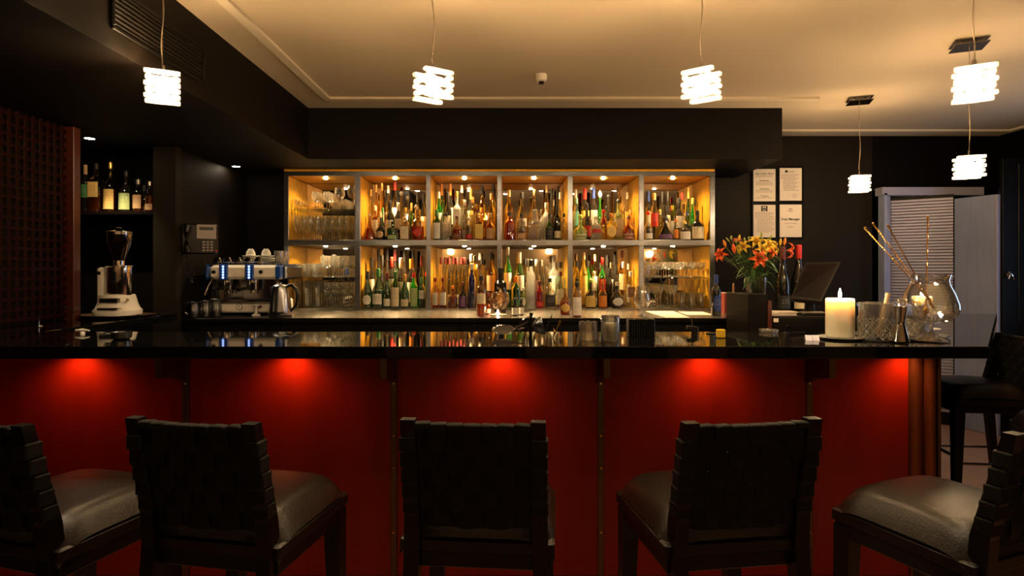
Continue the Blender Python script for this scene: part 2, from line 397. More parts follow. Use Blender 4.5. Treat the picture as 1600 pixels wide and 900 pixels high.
# ------------------------------------------------------------------ pendant lamps
M_slatglass = thin_glass('frosted_slat_glass', (1,.97,.92), .12, .2, body=.8, bodycol=(.95,.95,.93))
M_bulb = emitter('bulb_glow', PENDANT_COL, PENDANT_E)
bar_me = MB().bbox(-.072,.072,-.012,.012,-.009,.009,.003).mesh('glass_slat', M_slatglass)
bulb_me = MB().lathe([(0,-.048),(.022,-.042),(.03,-.01),(.028,.02),(.014,.045),(0,.05)], 12).mesh('bulb', M_bulb, True)
def pendant(px, py, D, rz, label, zl=None):
    p = W(px, py, D)
    t = thing('pendant_lamp', label, 'lamp', p, rz, 'stacked glass pendant lamps')
    for k in range(5):
        z = .056 - k*.0272
        for s in (-1, 1):
            if k % 2 == 0: inst('glass_slat', bar_me, t, (0, s*.052, z))
            else: inst('glass_slat', bar_me, t, (s*.052, 0, z), (0,0,PI/2))
    inst('bulb', bulb_me, t)
    MB().tube([(0,0,.05),(0,0,.10)], .009).build('lamp_socket', M_chrome, t, True)
    MB().bbox(-.055,.055,-.006,.006,.072,.076,.001).build('hanger_bar', M_chrome, t)
    top = ZC - p.z
    pts = [(.005*math.sin(i*.6+px), .005*math.cos(i*.5), .09 + (top-.13)*i/14) for i in range(15)]
    MB().tube([(0,0,.09)] + pts[1:-1] + [(0,0,top-.03)], .0022, 6).build('power_cord', mat('clear_cord', (.55,.42,.28), .4), t, True)
    MB().tube([(0,0,.09),(0,0,top-.03)], .0012, 5).build('suspension_wire', M_chrome, t)
    MB().bbox(-.085,.085,-.085,.085,top-.034,top-.028,.001).build('canopy_plate', M_darkchrome, t)
    MB().bbox(-.085,.085,-.085,.085,top-.008,top-.002,.001).build('canopy_plate', M_darkchrome, t)
    for a, b in ((.05,.05),(-.05,-.05)): MB().lathe([(.008,top-.03),(.008,top-.006)], 10, Matrix.Translation((a,b,0))).build('canopy_stud', M_chrome, t)
    return t
pendant(254,137,2.75, R(28), 'glowing stacked glass pendant lamp before the left bulkhead')
pendant(677,135,2.75, R(35), 'glowing glass pendant lamp hanging left of the smoke detector')
pendant(1096,134,2.75, R(-38), 'glowing glass pendant lamp hanging right of the smoke detector')
pendant(1522,132,2.5, R(-32), 'largest glowing glass pendant lamp at upper right')
pendant(1514,262,3.67, R(-24), 'glowing glass pendant lamp hanging below the largest lamp at right')
pendant(1343,288,4.89, R(-20), 'smallest and farthest glass pendant lamp near the shuttered doorway')

# ------------------------------------------------------------------ lounge wall lamps behind the viewer (seen in the shelf mirrors)
for i, (px, py) in enumerate(((704,398),(858,397),(1015,402))):
    Dv = 2*YM + 3.0
    x = (px-VX)/F*Dv; z = H - (py-VY)/F*Dv
    t = thing('wall_lamp', ['left','middle','right'][i]+' glowing brass wall lamp on the tan wall seen in the mirror', 'lamp', (x, -3.195, z))
    MB().bbox(-.05,.05,0,.02,-.08,.08,.003).build('back_plate', M_brass, t)
    MB().tube([(0,.02,-.03),(0,.09,-.04),(0,.10,0)], .008).build('lamp_arm', M_brass, t, True)
    MB().lathe([(.04,0),(.085,.03),(.085,.13),(.04,.16)], 20, Matrix.Translation((0,.13,0)), cap0=False, cap1=False).build('lamp_shade', emitter('sconce_glow', (1,.62,.25), 22), t, True)
    light('POINT', 'wall_lamp_light', (0,.30,.10), SCONCE_W, (1,.66,.34), t, .06)

# ------------------------------------------------------------------ bar
bf = thing('bar', 'long bar front of dark red panels with bronze strips', 'bar', (0, 3.03, 0))
joints = [-2.87, -2.62, -1.583, -.547, .483, 1.521, 2.014]
for a, b in zip(joints[:-1], joints[1:]):
    MB().bbox(a+.006, b-.006, 0, .03, .02+FZ, 1.046, .002).build('front_panel', M_red, bf)
for j in joints[1:-1]:
    MB().bbox(j-.024, j+.006, -.010, .0, .01+FZ, 1.046, .002).build('bronze_strip', M_bronze, bf)
    s = MB()
    for z in (.12,.44,.60,.86): s.lathe([(.006,0),(.005,.003),(0,.004)], 10, Matrix.Translation((j-.009,-.010,z)) @ Matrix.Rotation(PI/2,4,'X'))
    s.build('strip_screws', M_brass, bf)
    bx = j
    MB().prism([(-.23,1.046),(0,1.046),(0,.86),(-.10,.905),(-.23,.925)], bx-.030, bx, Matrix(((0,0,1,0),(1,0,0,0),(0,1,0,0),(0,0,0,1)))).build('overhang_bracket', M_bronze, bf)
MB().box(-2.86, 2.10, .03, .12, FZ, 1.046).build('bar_carcass', M_black, bf)
# copper clad end post of two rolls
MB().lathe([(.044,FZ),(.044,1.046)], 20, Matrix.Translation((2.06,.05,0))).build('copper_roll', M_copper, bf, True)
MB().lathe([(.034,FZ),(.034,1.046)], 20, Matrix.Translation((2.137,.045,0))).build('copper_roll', M_copper, bf, True)
MB().box(2.17,2.185,.02,.10,FZ,1.046).build('end_strip', M_bronze, bf)
MB().prism([(2.10,.12),(2.17,.08),(2.85,1.35),(2.42,1.4)], FZ, 1.046).build('return_carcass', M_black, bf)
MB().bbox(2.15,2.42,.02,.09,.985,1.046,.004).build('support_beam', M_bronze, bf)
hook = MB().tube([(0,0,0),(0,0,-.03),(-.008,-.006,-.044),(-.02,-.01,-.040),(-.024,-.012,-.028)], .0035, 8).mesh('bag_hook', M_chrome, True)
for px in (202, 540, 890, 1236): inst('bag_hook', hook, bf, ((px-VX)/F*2.97, -.06, 1.046))
for x in (-2.105, -1.052, -.02, .99, 1.985):
    MB().lathe([(0,-.002),(.02,-.002),(.028,-.004),(.03,0)], 16, Matrix.Translation((x,-.085,1.047))).build('under_bar_light', emitter('red_bar_light', (1,.25,.06), 5), bf, True)
    light('SPOT', 'under_bar_lamp', (x,-.085,1.035), RED_W, (1,.34,.12), bf, .012, 150, blend=.9)
bt = MB().prism([(-2.86,2.58),(2.05,2.58),(3.0,3.73),(3.62,4.48),(2.35,4.48),(1.92,3.19),(-2.43,3.19),(-2.43,4.50),(-2.86,4.50)], 1.048, ZB).build('countertop', M_top)
bv = bt.modifiers.new('edge', 'BEVEL'); bv.width = .003; bv.segments = 2
tag(bt, 'polished black stone bar top running the full width', 'bar top')

# ------------------------------------------------------------------ back counter
ZK = 1.046
kc = thing('back_counter', 'long dark back counter with brushed steel top under the shelves', 'counter', (0, 4.74, 0))
MB().bbox(-2.52, 2.50, 0, .95, ZK-.035, ZK-.003, .004).build('worktop', M_black, kc)
MB().bbox(-1.98, 1.93, .004, .958, ZK-.004, ZK, .001).build('steel_top', M_steeltop, kc)
MB().box(-2.50, 2.48, .03, .95, FZ, ZK-.035).build('cabinet_body', M_black, kc)
for i in range(7):
    x = -2.45 + i*.70
    d = MB().bbox(x, x+.68, .012, .03, .1, ZK-.06, .003).build('cabinet_door', M_black, kc)
    MB().tube([(x+.62,.0,.72),(x+.62,.0,.88)], .006).build('door_handle', M_steel, d, True)

# ------------------------------------------------------------------ shelving unit
U = thing('bottle_shelving', 'wide steel framed bottle shelving with gold leaf and mirrored bays', 'shelving', (0, YU, 0))
def ux(px): return (px-VX)*.006
def uz(py): return H + (VY-py)*.006
div = [(443.7,451),(554.8,563),(665.7,672.8),(776.7,784),(887,895),(998,1006),(1109,1117)]
zb0, zb1, zm0, zm1, zt0, zt1 = ZK+.001, uz(482), uz(383.5), uz(375), uz(275), uz(268)
for a, b in div:
    MB().bbox(ux(a), ux(b), -.006, .004, zb0, zt1, .002).build('steel_upright', M_steel, U)
    MB().box(ux(a)+.004, ux(b)-.004, .004, .53, zb0, zt1-.01).build('divider', M_black, U)
MB().bbox(ux(443.7), ux(1117), -.008, .004, zt0, zt1, .002).build('steel_rail', M_steel, U)
MB().bbox(ux(443.7), ux(1117), -.008, .004, zm0, zm1, .002).build('steel_rail', M_steel, U)
MB().bbox(ux(443.7), ux(1117), -.002, .54, zt1, ZS-.001, .002).build('gold_cornice', M_gold, U)
MB().box(ux(443.7), ux(1117), .004, .53, zb0, zb1).build('base_board', M_steeltop, U)
sc_ = MB()
for z in ((zt0+zt1)/2, (zm0+zm1)/2):
    x = ux(462)
    while x < ux(1112): sc_.lathe([(.005,0),(.004,.003),(0,.004)], 8, Matrix.Translation((x,-.008,z)) @ Matrix.Rotation(PI/2,4,'X')); x += ux(55.4)-ux(0)
for a, b in div:
    for z in (1.15,1.32,1.52,1.79,1.98,2.18): sc_.lathe([(.005,0),(.004,.003),(0,.004)], 8, Matrix.Translation((ux((a+b)/2),-.006,z)) @ Matrix.Rotation(PI/2,4,'X'))
tag(sc_.build('frame_screws', M_steel, U), kind='stuff')
bays = []
for k in range(6):
    xa, xb = ux(div[k][1])-.004, ux(div[k+1][0])+.004
    bays.append((xa, xb))
    MB().box(xa, xb, .532, .536, zb1, zt0).build('mirror_panel', M_mirror, U)
    for z0, z1, nm in ((zm0, zm1-.006, 'middle_board'), (zt0+.004, zt1-.004, 'top_board')):
        MB().bbox(xa, xb, .004, .53, z0, z1, .001).build(nm, M_gold if nm == 'top_board' else mat('dark_board', (.05,.035,.02), .35), U)
    MB().box(xa, xb, .004, .53, zm1-.006, zm1-.001).build('shelf_liner', M_steeltop, U)
    for s, xx in ((0, xa), (1, xb-.004)):
        for z0, z1 in ((zb1, zm0), (zm1, zt0)):
            for y0, y1 in ((.006,.262),(.266,.528)):
                MB().box(xx, xx+.004, y0, y1, z0+.002, z1-.002).build('gold_panel', M_gold, U)
    for z, py in ((zt0, 279), (zm0, 385)):
        x = ((509 + k*108.4)-VX)/F*(YU+.17)
        o = MB().lathe([(0,-.003),(.011,-.003),(.017,-.005),(.019,0)], 16, Matrix.Translation((x,.17,z))).build('shelf_spotlight', emitter('shelf_spot_lens', (1,.80,.5), 260), U, True)
        light('SPOT', 'shelf_spot_lamp', (x,.17,z-.012), SHELF_W, (1,.66,.28), U, .012, 150, blend=.9)
for k, z, yy in ((0, uz(326), .02), (0, uz(433.5), .02), (5, uz(433.5), .02)):
    xa, xb = bays[k]
    MB().bbox(xa+.005, xb-.005, yy, .50, z-.008, z, .001).build('glass_shelf', M_shelfglass, U)

# niche shelf at left
MB().bbox(-3.595, -2.70, 4.72, 5.05, 1.85, 1.878, .003).build('niche_shelf', M_wood)
tag(bpy.data.objects['niche_shelf'], 'dark wooden shelf holding whisky bottles in the left niche', 'shelf')

# ------------------------------------------------------------------ bar stools
def make_stool():
    t = thing('bar_stool', '', 'bar stool', (0,0,0), 0, 'black leather stools at the bar')
    # seat cushion: domed
    nx, ny = 24, 24; vs = []; fs = []
    hw, hd = .232, .225
    for j in range(ny+1):
        for i in range(nx+1):
            u = i/nx*2-1; v = j/ny*2-1
            e = max(abs(u)**6, abs(v)**6)
            z = .700 + .022*(1-u*u)*(1-v*v) - .075*max(0,((abs(u)**7+abs(v)**7)**(1/7)-.70)/.32)**2.2
            sh = 1 - .0*e
            vs.append((u*hw*sh, v*hd*sh, z))
    for j in range(ny):
        for i in range(nx):
            a = j*(nx+1)+i; fs.append((a,a+1,a+nx+2,a+nx+1))
    n = len(vs)
    mb = MB().add(vs, fs)
    mb.bbox(-hw+.001, hw-.001, -hd+.001, hd-.001, .585, .628, .006)
    mb.build('seat', M_leather, t, True)
    MB().bbox(-.222,.222,-.215,.215,.54,.586,.003).build('seat_frame', M_wood, t)
    def leg(x, y0, x1, y1, w0, w1, z1):
        a, b = w0/2, w1/2
        return MB().hexa([(x1-b,y1-b,FZ),(x1+b,y1-b,FZ),(x1+b,y1+b,FZ),(x1-b,y1+b,FZ),(x-a,y0-a,z1),(x+a,y0-a,z1),(x+a,y0+a,z1),(x-a,y0+a,z1)])
    for s in (-1,1):
        leg(s*.195, .188, s*.205, .205, .060, .034, .575).build('leg', M_wood, t)
    for s in (-1,1):
        m = MB()
        def ring(z, yb, w, d, xo): return [(s*xo-w/2,yb-d/2,z),(s*xo+w/2,yb-d/2,z),(s*xo+w/2,yb+d/2,z),(s*xo-w/2,yb+d/2,z)]
        rs = [ring(FZ,-.285,.034,.034,.205), ring(.60,-.215,.046,.052,.190), ring(.70,-.222,.044,.050,.189), ring(1.0,-.292,.042,.034,.186)]
        for a, b in zip(rs[:-1], rs[1:]): m.hexa(a+b)
        m.build('rear_leg', M_wood, t)
    # woven back: vertical straps over horizontal ones, bowed backwards
    def yb(x, z): return -.222 - .07*(z-.70)/.30 - .020*(1-(x/.17)**2)
    def strap(horizontal, c, w, ph):
        vs, fs = [], []; N = 28
        for i in range(N+1):
            u = i/N
            if horizontal: x, z = -.168+.336*u, c
            else: x, z = c, .672+.313*u
            off = .006*math.sin(PI*(u*(7 if horizontal else 5) + ph))
            y0 = yb(x, z) + off
            for dd in (-.004, .004):
                for e in (-1, 1):
                    if horizontal: vs.append((x, y0+dd, z+e*w/2))
                    else: vs.append((x+e*w/2, y0+dd, z))
        for i in range(N):
            a = i*4; b = a+4
            fs += [(a,a+1,b+1,b),(a+3,a+2,b+2,b+3),(a+1,a+3,b+3,b+1),(a+2,a,b,b+2)]
        fs += [(0,2,3,1),(N*4,N*4+1,N*4+3,N*4+2)]
        return MB().add(vs, fs)
    for i in range(7): strap(False, -.144+i*.048, .045, i).build('vertical_strap', M_strap, t, True)
    for i in range(5): strap(True, .700+i*.061, .058, i+.5).build('horizontal_strap', M_strap, t, True)
    # top wrap: seven short pieces folded over the top rail
    for i in range(7):
        x = -.144+i*.048
        M = Matrix.Translation((x, yb(x,.985), .985)) @ Matrix.Rotation(-.24*x/.17,4,'Z')
        MB().bbox(-.0235,.0235,-.014,.014,-.012,.008,.003,M).build('top_strap', M_strap, t)
    for s in (-1,1):
        for k in range(5):
            z = .735+k*.048; y0 = -.222-.07*(z-.70)/.30
            MB().bbox(s*.188-.025,s*.188+.025,y0-.026,y0+.022,z-.0225,z+.0225,.004).build('side_strap', M_strap, t)
        MB().tube([(s*.20,.195,.22),(s*.20,-.24,.22)], .010).build('side_stretcher', M_chrome, t, True)
    MB().tube([(-.20,.195,.26),(.20,.195,.26)], .011).build('foot_rail', M_chrome, t, True)
    MB().tube([(-.20,-.245,.22),(.20,-.245,.22)], .010).build('rear_stretcher', M_chrome, t, True)
    return t
st0 = make_stool(); index_kids(st0)
def back_at(px, D, deg):      # put the middle of the backrest on the photo column px
    th = R(deg); bx = (px-VX)/F*D
    return (bx + .25*math.sin(th), D + .25*math.cos(th), -th)
SPEC = [(-14,1.77,17,'black leather bar stool at far left, cut by the photo edge'),
        (316,1.77,11,'second black leather bar stool from left, turned right, before a red panel'),
        (742,1.77,5,'middle black leather bar stool facing straight to the red bar'),
        (1163,1.77,-8,'fourth black leather bar stool from left, turned slightly left'),
        (1622,1.70,-22,'black leather bar stool at lower right, cut by the photo edge')]
stool_xy = []
for i, (px, D, dg, lab) in enumerate(SPEC):
    o = st0 if i == 0 else copy_tree(st0)
    x, y, rz = back_at(px, D, dg); o.location = (x,y,0); o.rotation_euler = (0,0,rz); tag(o, lab)
for x, y, dg, lab in ((3.02,3.95,-83,'black bar stool standing at the angled right end of the bar'),
                      (2.78,2.95,-60,'black bar stool behind the lower right stool, its seat catching light')):
    o = copy_tree(st0); o.location = (x,y,0); o.rotation_euler = (0,0,-R(dg)); tag(o, lab)

# tall window in the right-hand wall, just outside the photograph, where the cold daylight comes from
wd2 = thing('side_window', 'tall daylit window in the right wall beyond the photo edge', 'window', (5.075, 4.35, .85))
MB().box(-.004,0,-.62,.62,0,1.35).build('pane', emitter('cold_daylight', (.50,.68,1), 2.6), wd2)
fr = MB(); fr.bbox(-.02,0,-.67,-.62,-.05,1.40,.002).bbox(-.02,0,.62,.67,-.05,1.40,.002).bbox(-.02,0,-.62,.62,-.05,0,.002).bbox(-.02,0,-.62,.62,1.35,1.40,.002)
fr.build('frame', M_black, wd2)

# recessed ceiling lights above the row of stools, behind the picture's upper edge
for i, (x, y, p_) in enumerate([(-1.9,1.80,1),(-.63,1.80,1),(.63,1.80,1),(1.9,1.80,1),(-1.25,1.36,.5),(0,1.36,.5),(1.25,1.36,.5)]):
    if x < -1.6: x = -1.55
    t = thing('ceiling_spot', ['far left','second','third','far right','left','middle','right'][i]+' recessed ceiling spotlight in the '+('front' if i < 4 else 'rear')+' row above the bar stools', 'ceiling light', (x,y,ZC), 0, 'spotlights above the stools')
    MB().lathe([(.04,-.003),(.055,-.005),(.058,0)], 20, cap0=False, cap1=False).build('trim_ring', M_trim, t, True)
    MB().lathe([(0,-.004),(.04,-.004)], 20, cap1=False).build('lamp_lens', emitter('downlight_lens', (1,.8,.55), 120), t)
    light('SPOT', 'ceiling_spot_lamp', (0,0,-.02), CAN_W*p_, (1,.74,.44), t, .03, 54, blend=1)
# ------------------------------------------------------------------ bottles
PROF = {
 'std':  [(.9,0),(1,.015),(1,.60),(.93,.65),(.62,.71),(.38,.77),(.33,.81),(.32,.97),(.36,.975),(.36,1)],
 'burg': [(.9,0),(1,.015),(1,.42),(.93,.49),(.66,.60),(.42,.71),(.35,.80),(.33,.97),(.37,.975),(.37,1)],
 'sq':   [(.93,0),(1,.02),(1,.62),(.93,.67),(.55,.71),(.34,.74),(.33,.78),(.32,1)],
 'round':[(.55,0),(.8,.03),(.97,.16),(1,.28),(.92,.42),(.66,.53),(.34,.61),(.24,.68),(.22,.97),(.26,1)],
 'squat':[(.9,0),(1,.03),(1,.42),(.92,.52),(.62,.61),(.32,.67),(.27,.73),(.26,1)],
 'cone': [(.96,0),(1,.04),(.86,.20),(.62,.40),(.36,.56),(.24,.66),(.2,.74),(.2,1)],
 'tall': [(.93,0),(1,.012),(1,.64),(.90,.70),(.62,.745),(.46,.78),(.42,.82),(.42,1)],
 'cut':  [(.92,0),(1,.02),(1,.50),(.90,.56),(.95,.60),(.5,.68),(.36,.72),(.40,.80),(.36,.9),(.42,1)]}
GL = {
 'clear': (thin_glass('bottle_clear', (.88,.88,.82), .2), 'clear'),
 'amber': (thin_glass('bottle_amber', (.80,.62,.38), .2), 'amber'),
 'dark':  (mat('bottle_dark', (.012,.010,.008), .07, spec=.9), 'near black'),
 'green': (thin_glass('bottle_green', (.10,.22,.04), .22, body=.3, bodycol=(.05,.14,.02)), 'dark green'),
 'bright':(thin_glass('bottle_bright_green', (.10,.62,.10), .22, body=.35, bodycol=(.02,.42,.04)), 'bright green'),
 'frost': (thin_glass('bottle_frosted', (.75,.76,.74), .12, .3, body=.6, bodycol=(.62,.62,.58)), 'frosted pale'),
 'red':   (thin_glass('bottle_red', (.55,.08,.05), .2, body=.35, bodycol=(.4,.02,.02)), 'dark red'),
 'yellow':(thin_glass('bottle_yellow', (.85,.65,.15), .2, body=.3, bodycol=(.75,.5,.06)), 'yellow'),
 'teal':  (thin_glass('bottle_teal', (.55,.75,.68), .2, body=.15, bodycol=(.4,.6,.55)), 'pale teal'),
 'blue':  (thin_glass('bottle_blue', (.10,.12,.30), .22, body=.3, bodycol=(.04,.05,.16)), 'dark blue'),
 'lime':  (thin_glass('bottle_lime', (.78,.85,.5), .2, body=.2, bodycol=(.6,.7,.3)), 'pale green'),
 'cut':   (M_cutglass, 'cut crystal')}
LIQ = {'amber': thin_glass('whisky', (.70,.28,.05), .1, body=.35, bodycol=(.6,.2,.03)),
       'clear': None}
LC = {'white':(.80,.74,.62),'cream':(.74,.62,.40),'yellow':(.80,.55,.12),'red':(.55,.03,.02),'brown':(.16,.07,.03),'black':(.02,.02,.02),
      'orange':(.80,.26,.03),'green':(.05,.20,.06),'purple':(.13,.05,.14),'pink':(.70,.42,.38),'tan':(.58,.36,.18),'grey':(.45,.42,.38),'blue':(.03,.06,.25),
      'maroon':(.14,.02,.02),'gold':(.80,.52,.16),'silver':(.7,.66,.6),'lime':(.45,.62,.08),'cork':(.52,.33,.16),'glass':(.9,.9,.9),'teal':(.2,.5,.45),'palegreen':(.42,.52,.22)}
def lmat(c): return label_mat('label_'+c, LC[c], ink=(.6,.5,.4) if c in ('black','green','purple','brown','red','blue','maroon') else (.08,.05,.04))
def cmat(c):
    if c == 'glass': return M_cutglass
    if c in ('gold','silver'): return mat('cap_'+c, LC[c], .28, metal=.9)
    return mat('cap_'+c, LC[c], .38)
def section(r, a, sq):
    cx, cy = math.cos(a), math.sin(a)
    if sq: k = 1/((abs(cx)**sq + abs(cy)**sq)**(1/sq)); cx *= k; cy *= k
    return r*cx, r*cy
def label_patch(rf, z0, z1, half, sq, shape='rect'):
    # rf(z) radius; patch around -Y
    vs, fs, uv = [], [], []
    if shape == 'rect':
        n = 8
        for i in range(n+1):
            u = i/n; a = -PI/2 + (u*2-1)*half
            for z, v in ((z0,0),(z1,1)):
                x, y = section(rf(z)+.0012, a, sq); vs.append((x,y,z)); uv.append((u,v))
        for i in range(n): fs.append((i*2,i*2+2,i*2+3,i*2+1))
    else:
        zc, hz = (z0+z1)/2, (z1-z0)/2; vs.append((0,-rf(zc)-.0012,zc)); uv.append((.5,.5)); N = 24 if shape == 'disc' else 4
        rings = 4; NN = 24
        for r in range(1,rings+1):
            for i in range(NN):
                t = 2*PI*i/NN; cu, cv = math.cos(t), math.sin(t)
                if shape == 'diamond': k = 1/(abs(cu)+abs(cv)); cu *= k; cv *= k
                cu *= r/rings; cv *= r/rings
                z = zc + hz*cv; x, y = section(rf(z)+.0012, -PI/2+half*cu, sq); vs.append((x,y,z)); uv.append((.5+cu/2,.5+cv/2))
        for i in range(NN): fs.append((0,1+i,1+(i+1)%NN))
        for r in range(rings-1):
            for i in range(NN):
                j = (i+1)%NN; a = 1+r*NN; fs.append((a+i,a+NN+i,a+NN+j,a+j))
    me = bpy.data.meshes.new('label'); me.from_pydata(vs,[],fs); me.update()
    l = me.uv_layers.new(name='UVMap')
    for lp in me.loops: l.data[lp.index].uv = uv[lp.vertex_index]
    me.polygons.foreach_set('use_smooth', [True]*len(me.polygons))
    return me
def bottle(name, label, pos, w, h, kind, glass, lab, cap, group=None, rz=None, cat='bottle'):
    t = thing(name, label, cat, pos, random.uniform(-.12,.12) if rz is None else rz, group)
    w = w*1.0
    P = PROF[kind]; r = w/2
    rmin = .0095
    prof = [(max(a*r, min(rmin, r)), z*h) for a, z in P]
    sq = 5 if kind in ('sq',) else (4 if kind == 'cut' else 0)
    neckr = prof[-2][0]
    MB().lathe(prof, 16, sq=0 if not sq else sq).build('glass_body', GL[glass][0], t, True)
    def rf(z):
        for (a,za),(b,zb) in zip(prof[:-1], prof[1:]):
            if za <= z <= zb: return a+(b-a)*(z-za)/max(1e-6,zb-za)
        return prof[-1][0]
    if glass == 'amber' or (glass in ('clear','cut') and lab in ('cream','tan','brown') ):
        lv = random.choice((.34,.45,.52,.58))*h
        lp = [(max(.002,a-.003), z) for a, z in prof if z < lv]; lp[0] = (lp[0][0], .004); lp.append((max(.002,rf(lv)-.003), lv))
        MB().lathe(lp, 14, sq=sq).build('liquid', LIQ['amber'], t, True)
    if cap:
        cz0 = .80*h if glass in ('dark','green') and kind in ('std','burg') else .87*h
        parts = cap.split('-'); c = parts[-1]
        if parts[0] == 'ball': pf = [(neckr*1.2,.95*h),(neckr*1.3,.96*h)] + [(max(.001, .021*math.sin(PI*(.2+.8*i/6))), h*.96+.021*(1-math.cos(PI*(.2+.8*i/6)))-.004) for i in range(7)]
        elif parts[0] == 'flare': pf = [(neckr*1.1,.84*h),(.026,.845*h),(.018,.97*h),(.012,1.0*h)]
        elif parts[0] == 'drop': pf = [(.008,.95*h),(.019,1.0*h),(.021,1.03*h),(.012,1.08*h),(.001,1.12*h)]
        else: pf = [(neckr+.0015,cz0),(neckr+.0022,cz0+.003),(neckr+.0022,h+.001),(neckr*.8,h+.003)]
        MB().lathe(pf, 14).build('cap', cmat(c), t, True)
    if lab:
        q = lab.split('-'); c = q[-1]; sh = q[0] if len(q) > 1 else 'rect'
        zt = {'std':.52,'burg':.36,'sq':.55,'round':.40,'squat':.40,'cone':.3,'tall':.5,'cut':.4}[kind]
        z0, z1, half = .10*h, zt*h, 1.0
        if sh == 'low': z0, z1 = .06*h, .26*h
        elif sh == 'full': z0, z1 = .05*h, (zt+.05)*h
        elif sh == 'high': z0, z1 = .3*h, (zt+.06)*h
        if sh in ('disc','diamond'): half = .85 if not sq else .7
        if sq: half = min(half, .74)
        inst('paper_label', None, t) if False else None
        me = label_patch(rf, z0, z1, half, sq, sh if sh in ('disc','diamond') else 'rect')
        me.materials.append(lmat(c)); inst('paper_label', me, t)
    return t

ORD = ['','first','second','third','fourth','fifth','sixth','seventh','eighth','ninth','tenth','eleventh','twelfth','thirteenth']
BAY = ['leftmost','second','third','fourth','fifth','rightmost']
def capname(c):
    if not c: return 'no'
    p = c.split('-'); n = {'glass':'glass','palegreen':'pale green','cork':'cork'}.get(p[-1], p[-1])
    return {'ball':n+' ball','flare':n+' flared','drop':n+' teardrop'}.get(p[0], n) if len(p) > 1 else n
def labname(l):
    if not l: return 'no label'
    p = l.split('-'); n = {'palegreen':'pale green'}.get(p[-1], p[-1])
    return ({'disc':'round ','diamond':'diamond ','low':'low ','full':'large ','high':'high '}.get(p[0],'') if len(p) > 1 else '') + n + ' label'
ROWD = [5.765, 5.90, 6.04]
def shelf_bottles(text, ox, oy, zbase, bay, level, basepy):
    rows = {0:[],1:[],2:[]}
    for ln in text.strip().split('\n'):
        a = ln.split()
        if len(a) < 8: continue
        X, Y, Wd, row = float(a[0]), float(a[1]), float(a[2]), int(a[3])
        kind, gl, lab, cap = a[4], a[5], None if a[6]=='-' else a[6], None if a[7]=='-' else a[7]
        rows[row].append((X,Y,Wd,kind,gl,lab,cap))
    xa, xb = bays[bay]
    for row, L in rows.items():
        L.sort(); D = ROWD[row]
        # keep neighbours in a row apart
        it = []
        for X,Y,Wd,kind,gl,lab,cap in L:
            px, py, wp = ox+X*.15, oy+Y*.15, Wd*.15
            x = (px-VX)/F*D; wm = wp/F*D; z = H-(py-VY)/F*D
            it.append([x, wm*.97, z-zbase, kind, gl, lab, cap])
        for _ in range(60):
            for i in range(len(it)):
                it[i][0] = min(max(it[i][0], xa+.006+it[i][1]/2), xb-.006-it[i][1]/2)
                if i and it[i][0]-it[i-1][0] < (it[i][1]+it[i-1][1])/2+.001:
                    g = ((it[i][1]+it[i-1][1])/2+.0015-(it[i][0]-it[i-1][0]))/2
                    it[i][0] += g; it[i-1][0] -= g
        for i, (x, wm, h, kind, gl, lab, cap) in enumerate(it):
            dep = min(wm, .105)
            nm = ['front','middle','back'][row]
            txt = f"{GL[gl][1]} bottle, {labname(lab)}, {capname(cap)} cap, {ORD[i+1]} in {nm} row, {level} {BAY[bay]} bay"
            t = bottle('bottle', txt, (x, D, zbase), wm, h, kind, gl, lab, cap, f'bottles in the {level} {BAY[bay]} bay', rz=0 if kind in ('sq','cut') else None)
            if wm > dep: t.scale = (1, dep/wm, 1)
U2 = """
905 560 150 0 cone amber - glass
1030 600 95 0 squat dark disc-tan glass
1160 640 110 0 sq green low-palegreen black
1285 600 105 0 sq amber full-cream cork
1420 520 140 0 cut amber diamond-red glass
975 480 75 1 sq amber full-white cream
1120 430 95 1 std dark white black
1215 450 85 1 std dark high-cream white
1295 500 75 1 squat clear low-white gold
1060 500 60 1 round green - green
1400 500 100 1 round clear - drop-glass
930 310 50 2 std clear - gold
985 260 60 2 std amber low-tan gold
1045 245 60 2 std amber tan gold
1110 270 60 2 std clear white white
1190 235 70 2 std clear full-white red
1240 345 60 2 squat clear - ball-glass
1355 450 60 2 std green - gold
1415 340 65 2 std dark - black
1480 350 60 2 std dark white black
"""
U3 = """
148 520 95 0 std green full-white green
245 550 80 0 cut cut - black
360 585 115 0 squat amber low-brown brown
485 600 85 0 std clear low-red white
590 560 100 0 sq amber full-yellow gold
705 560 105 0 squat amber full-tan cork
168 335 90 1 std bright full-white white
265 340 85 1 std dark cream black
360 330 85 1 sq frost full-white gold
440 420 80 1 std clear low-grey white
525 390 80 1 sq amber full-yellow gold
615 500 85 1 squat amber yellow orange
720 350 85 1 std amber - cork
200 250 65 2 std green - orange
290 250 70 2 std dark high-cream orange
410 265 65 2 std clear - white
505 300 75 2 std dark high-cream gold
620 275 95 2 std amber - black
740 250 75 2 std dark - black
"""
U4 = """
908 545 118 0 std red - black
1030 560 90 0 sq clear low-tan black
1168 520 140 0 cut cut - glass
1322 560 90 0 squat green full-black black
1410 470 80 0 std dark low-cream black
1480 560 60 0 std clear - black
900 315 90 1 std amber - cork
1035 340 125 1 squat clear high-white black
1162 310 105 1 squat amber - cork
1290 450 90 1 std frost - grey
1435 340 60 1 std clear grey white
1295 265 50 2 tall amber - cork
1352 300 50 2 std dark - black
1410 275 90 2 round dark - black
"""
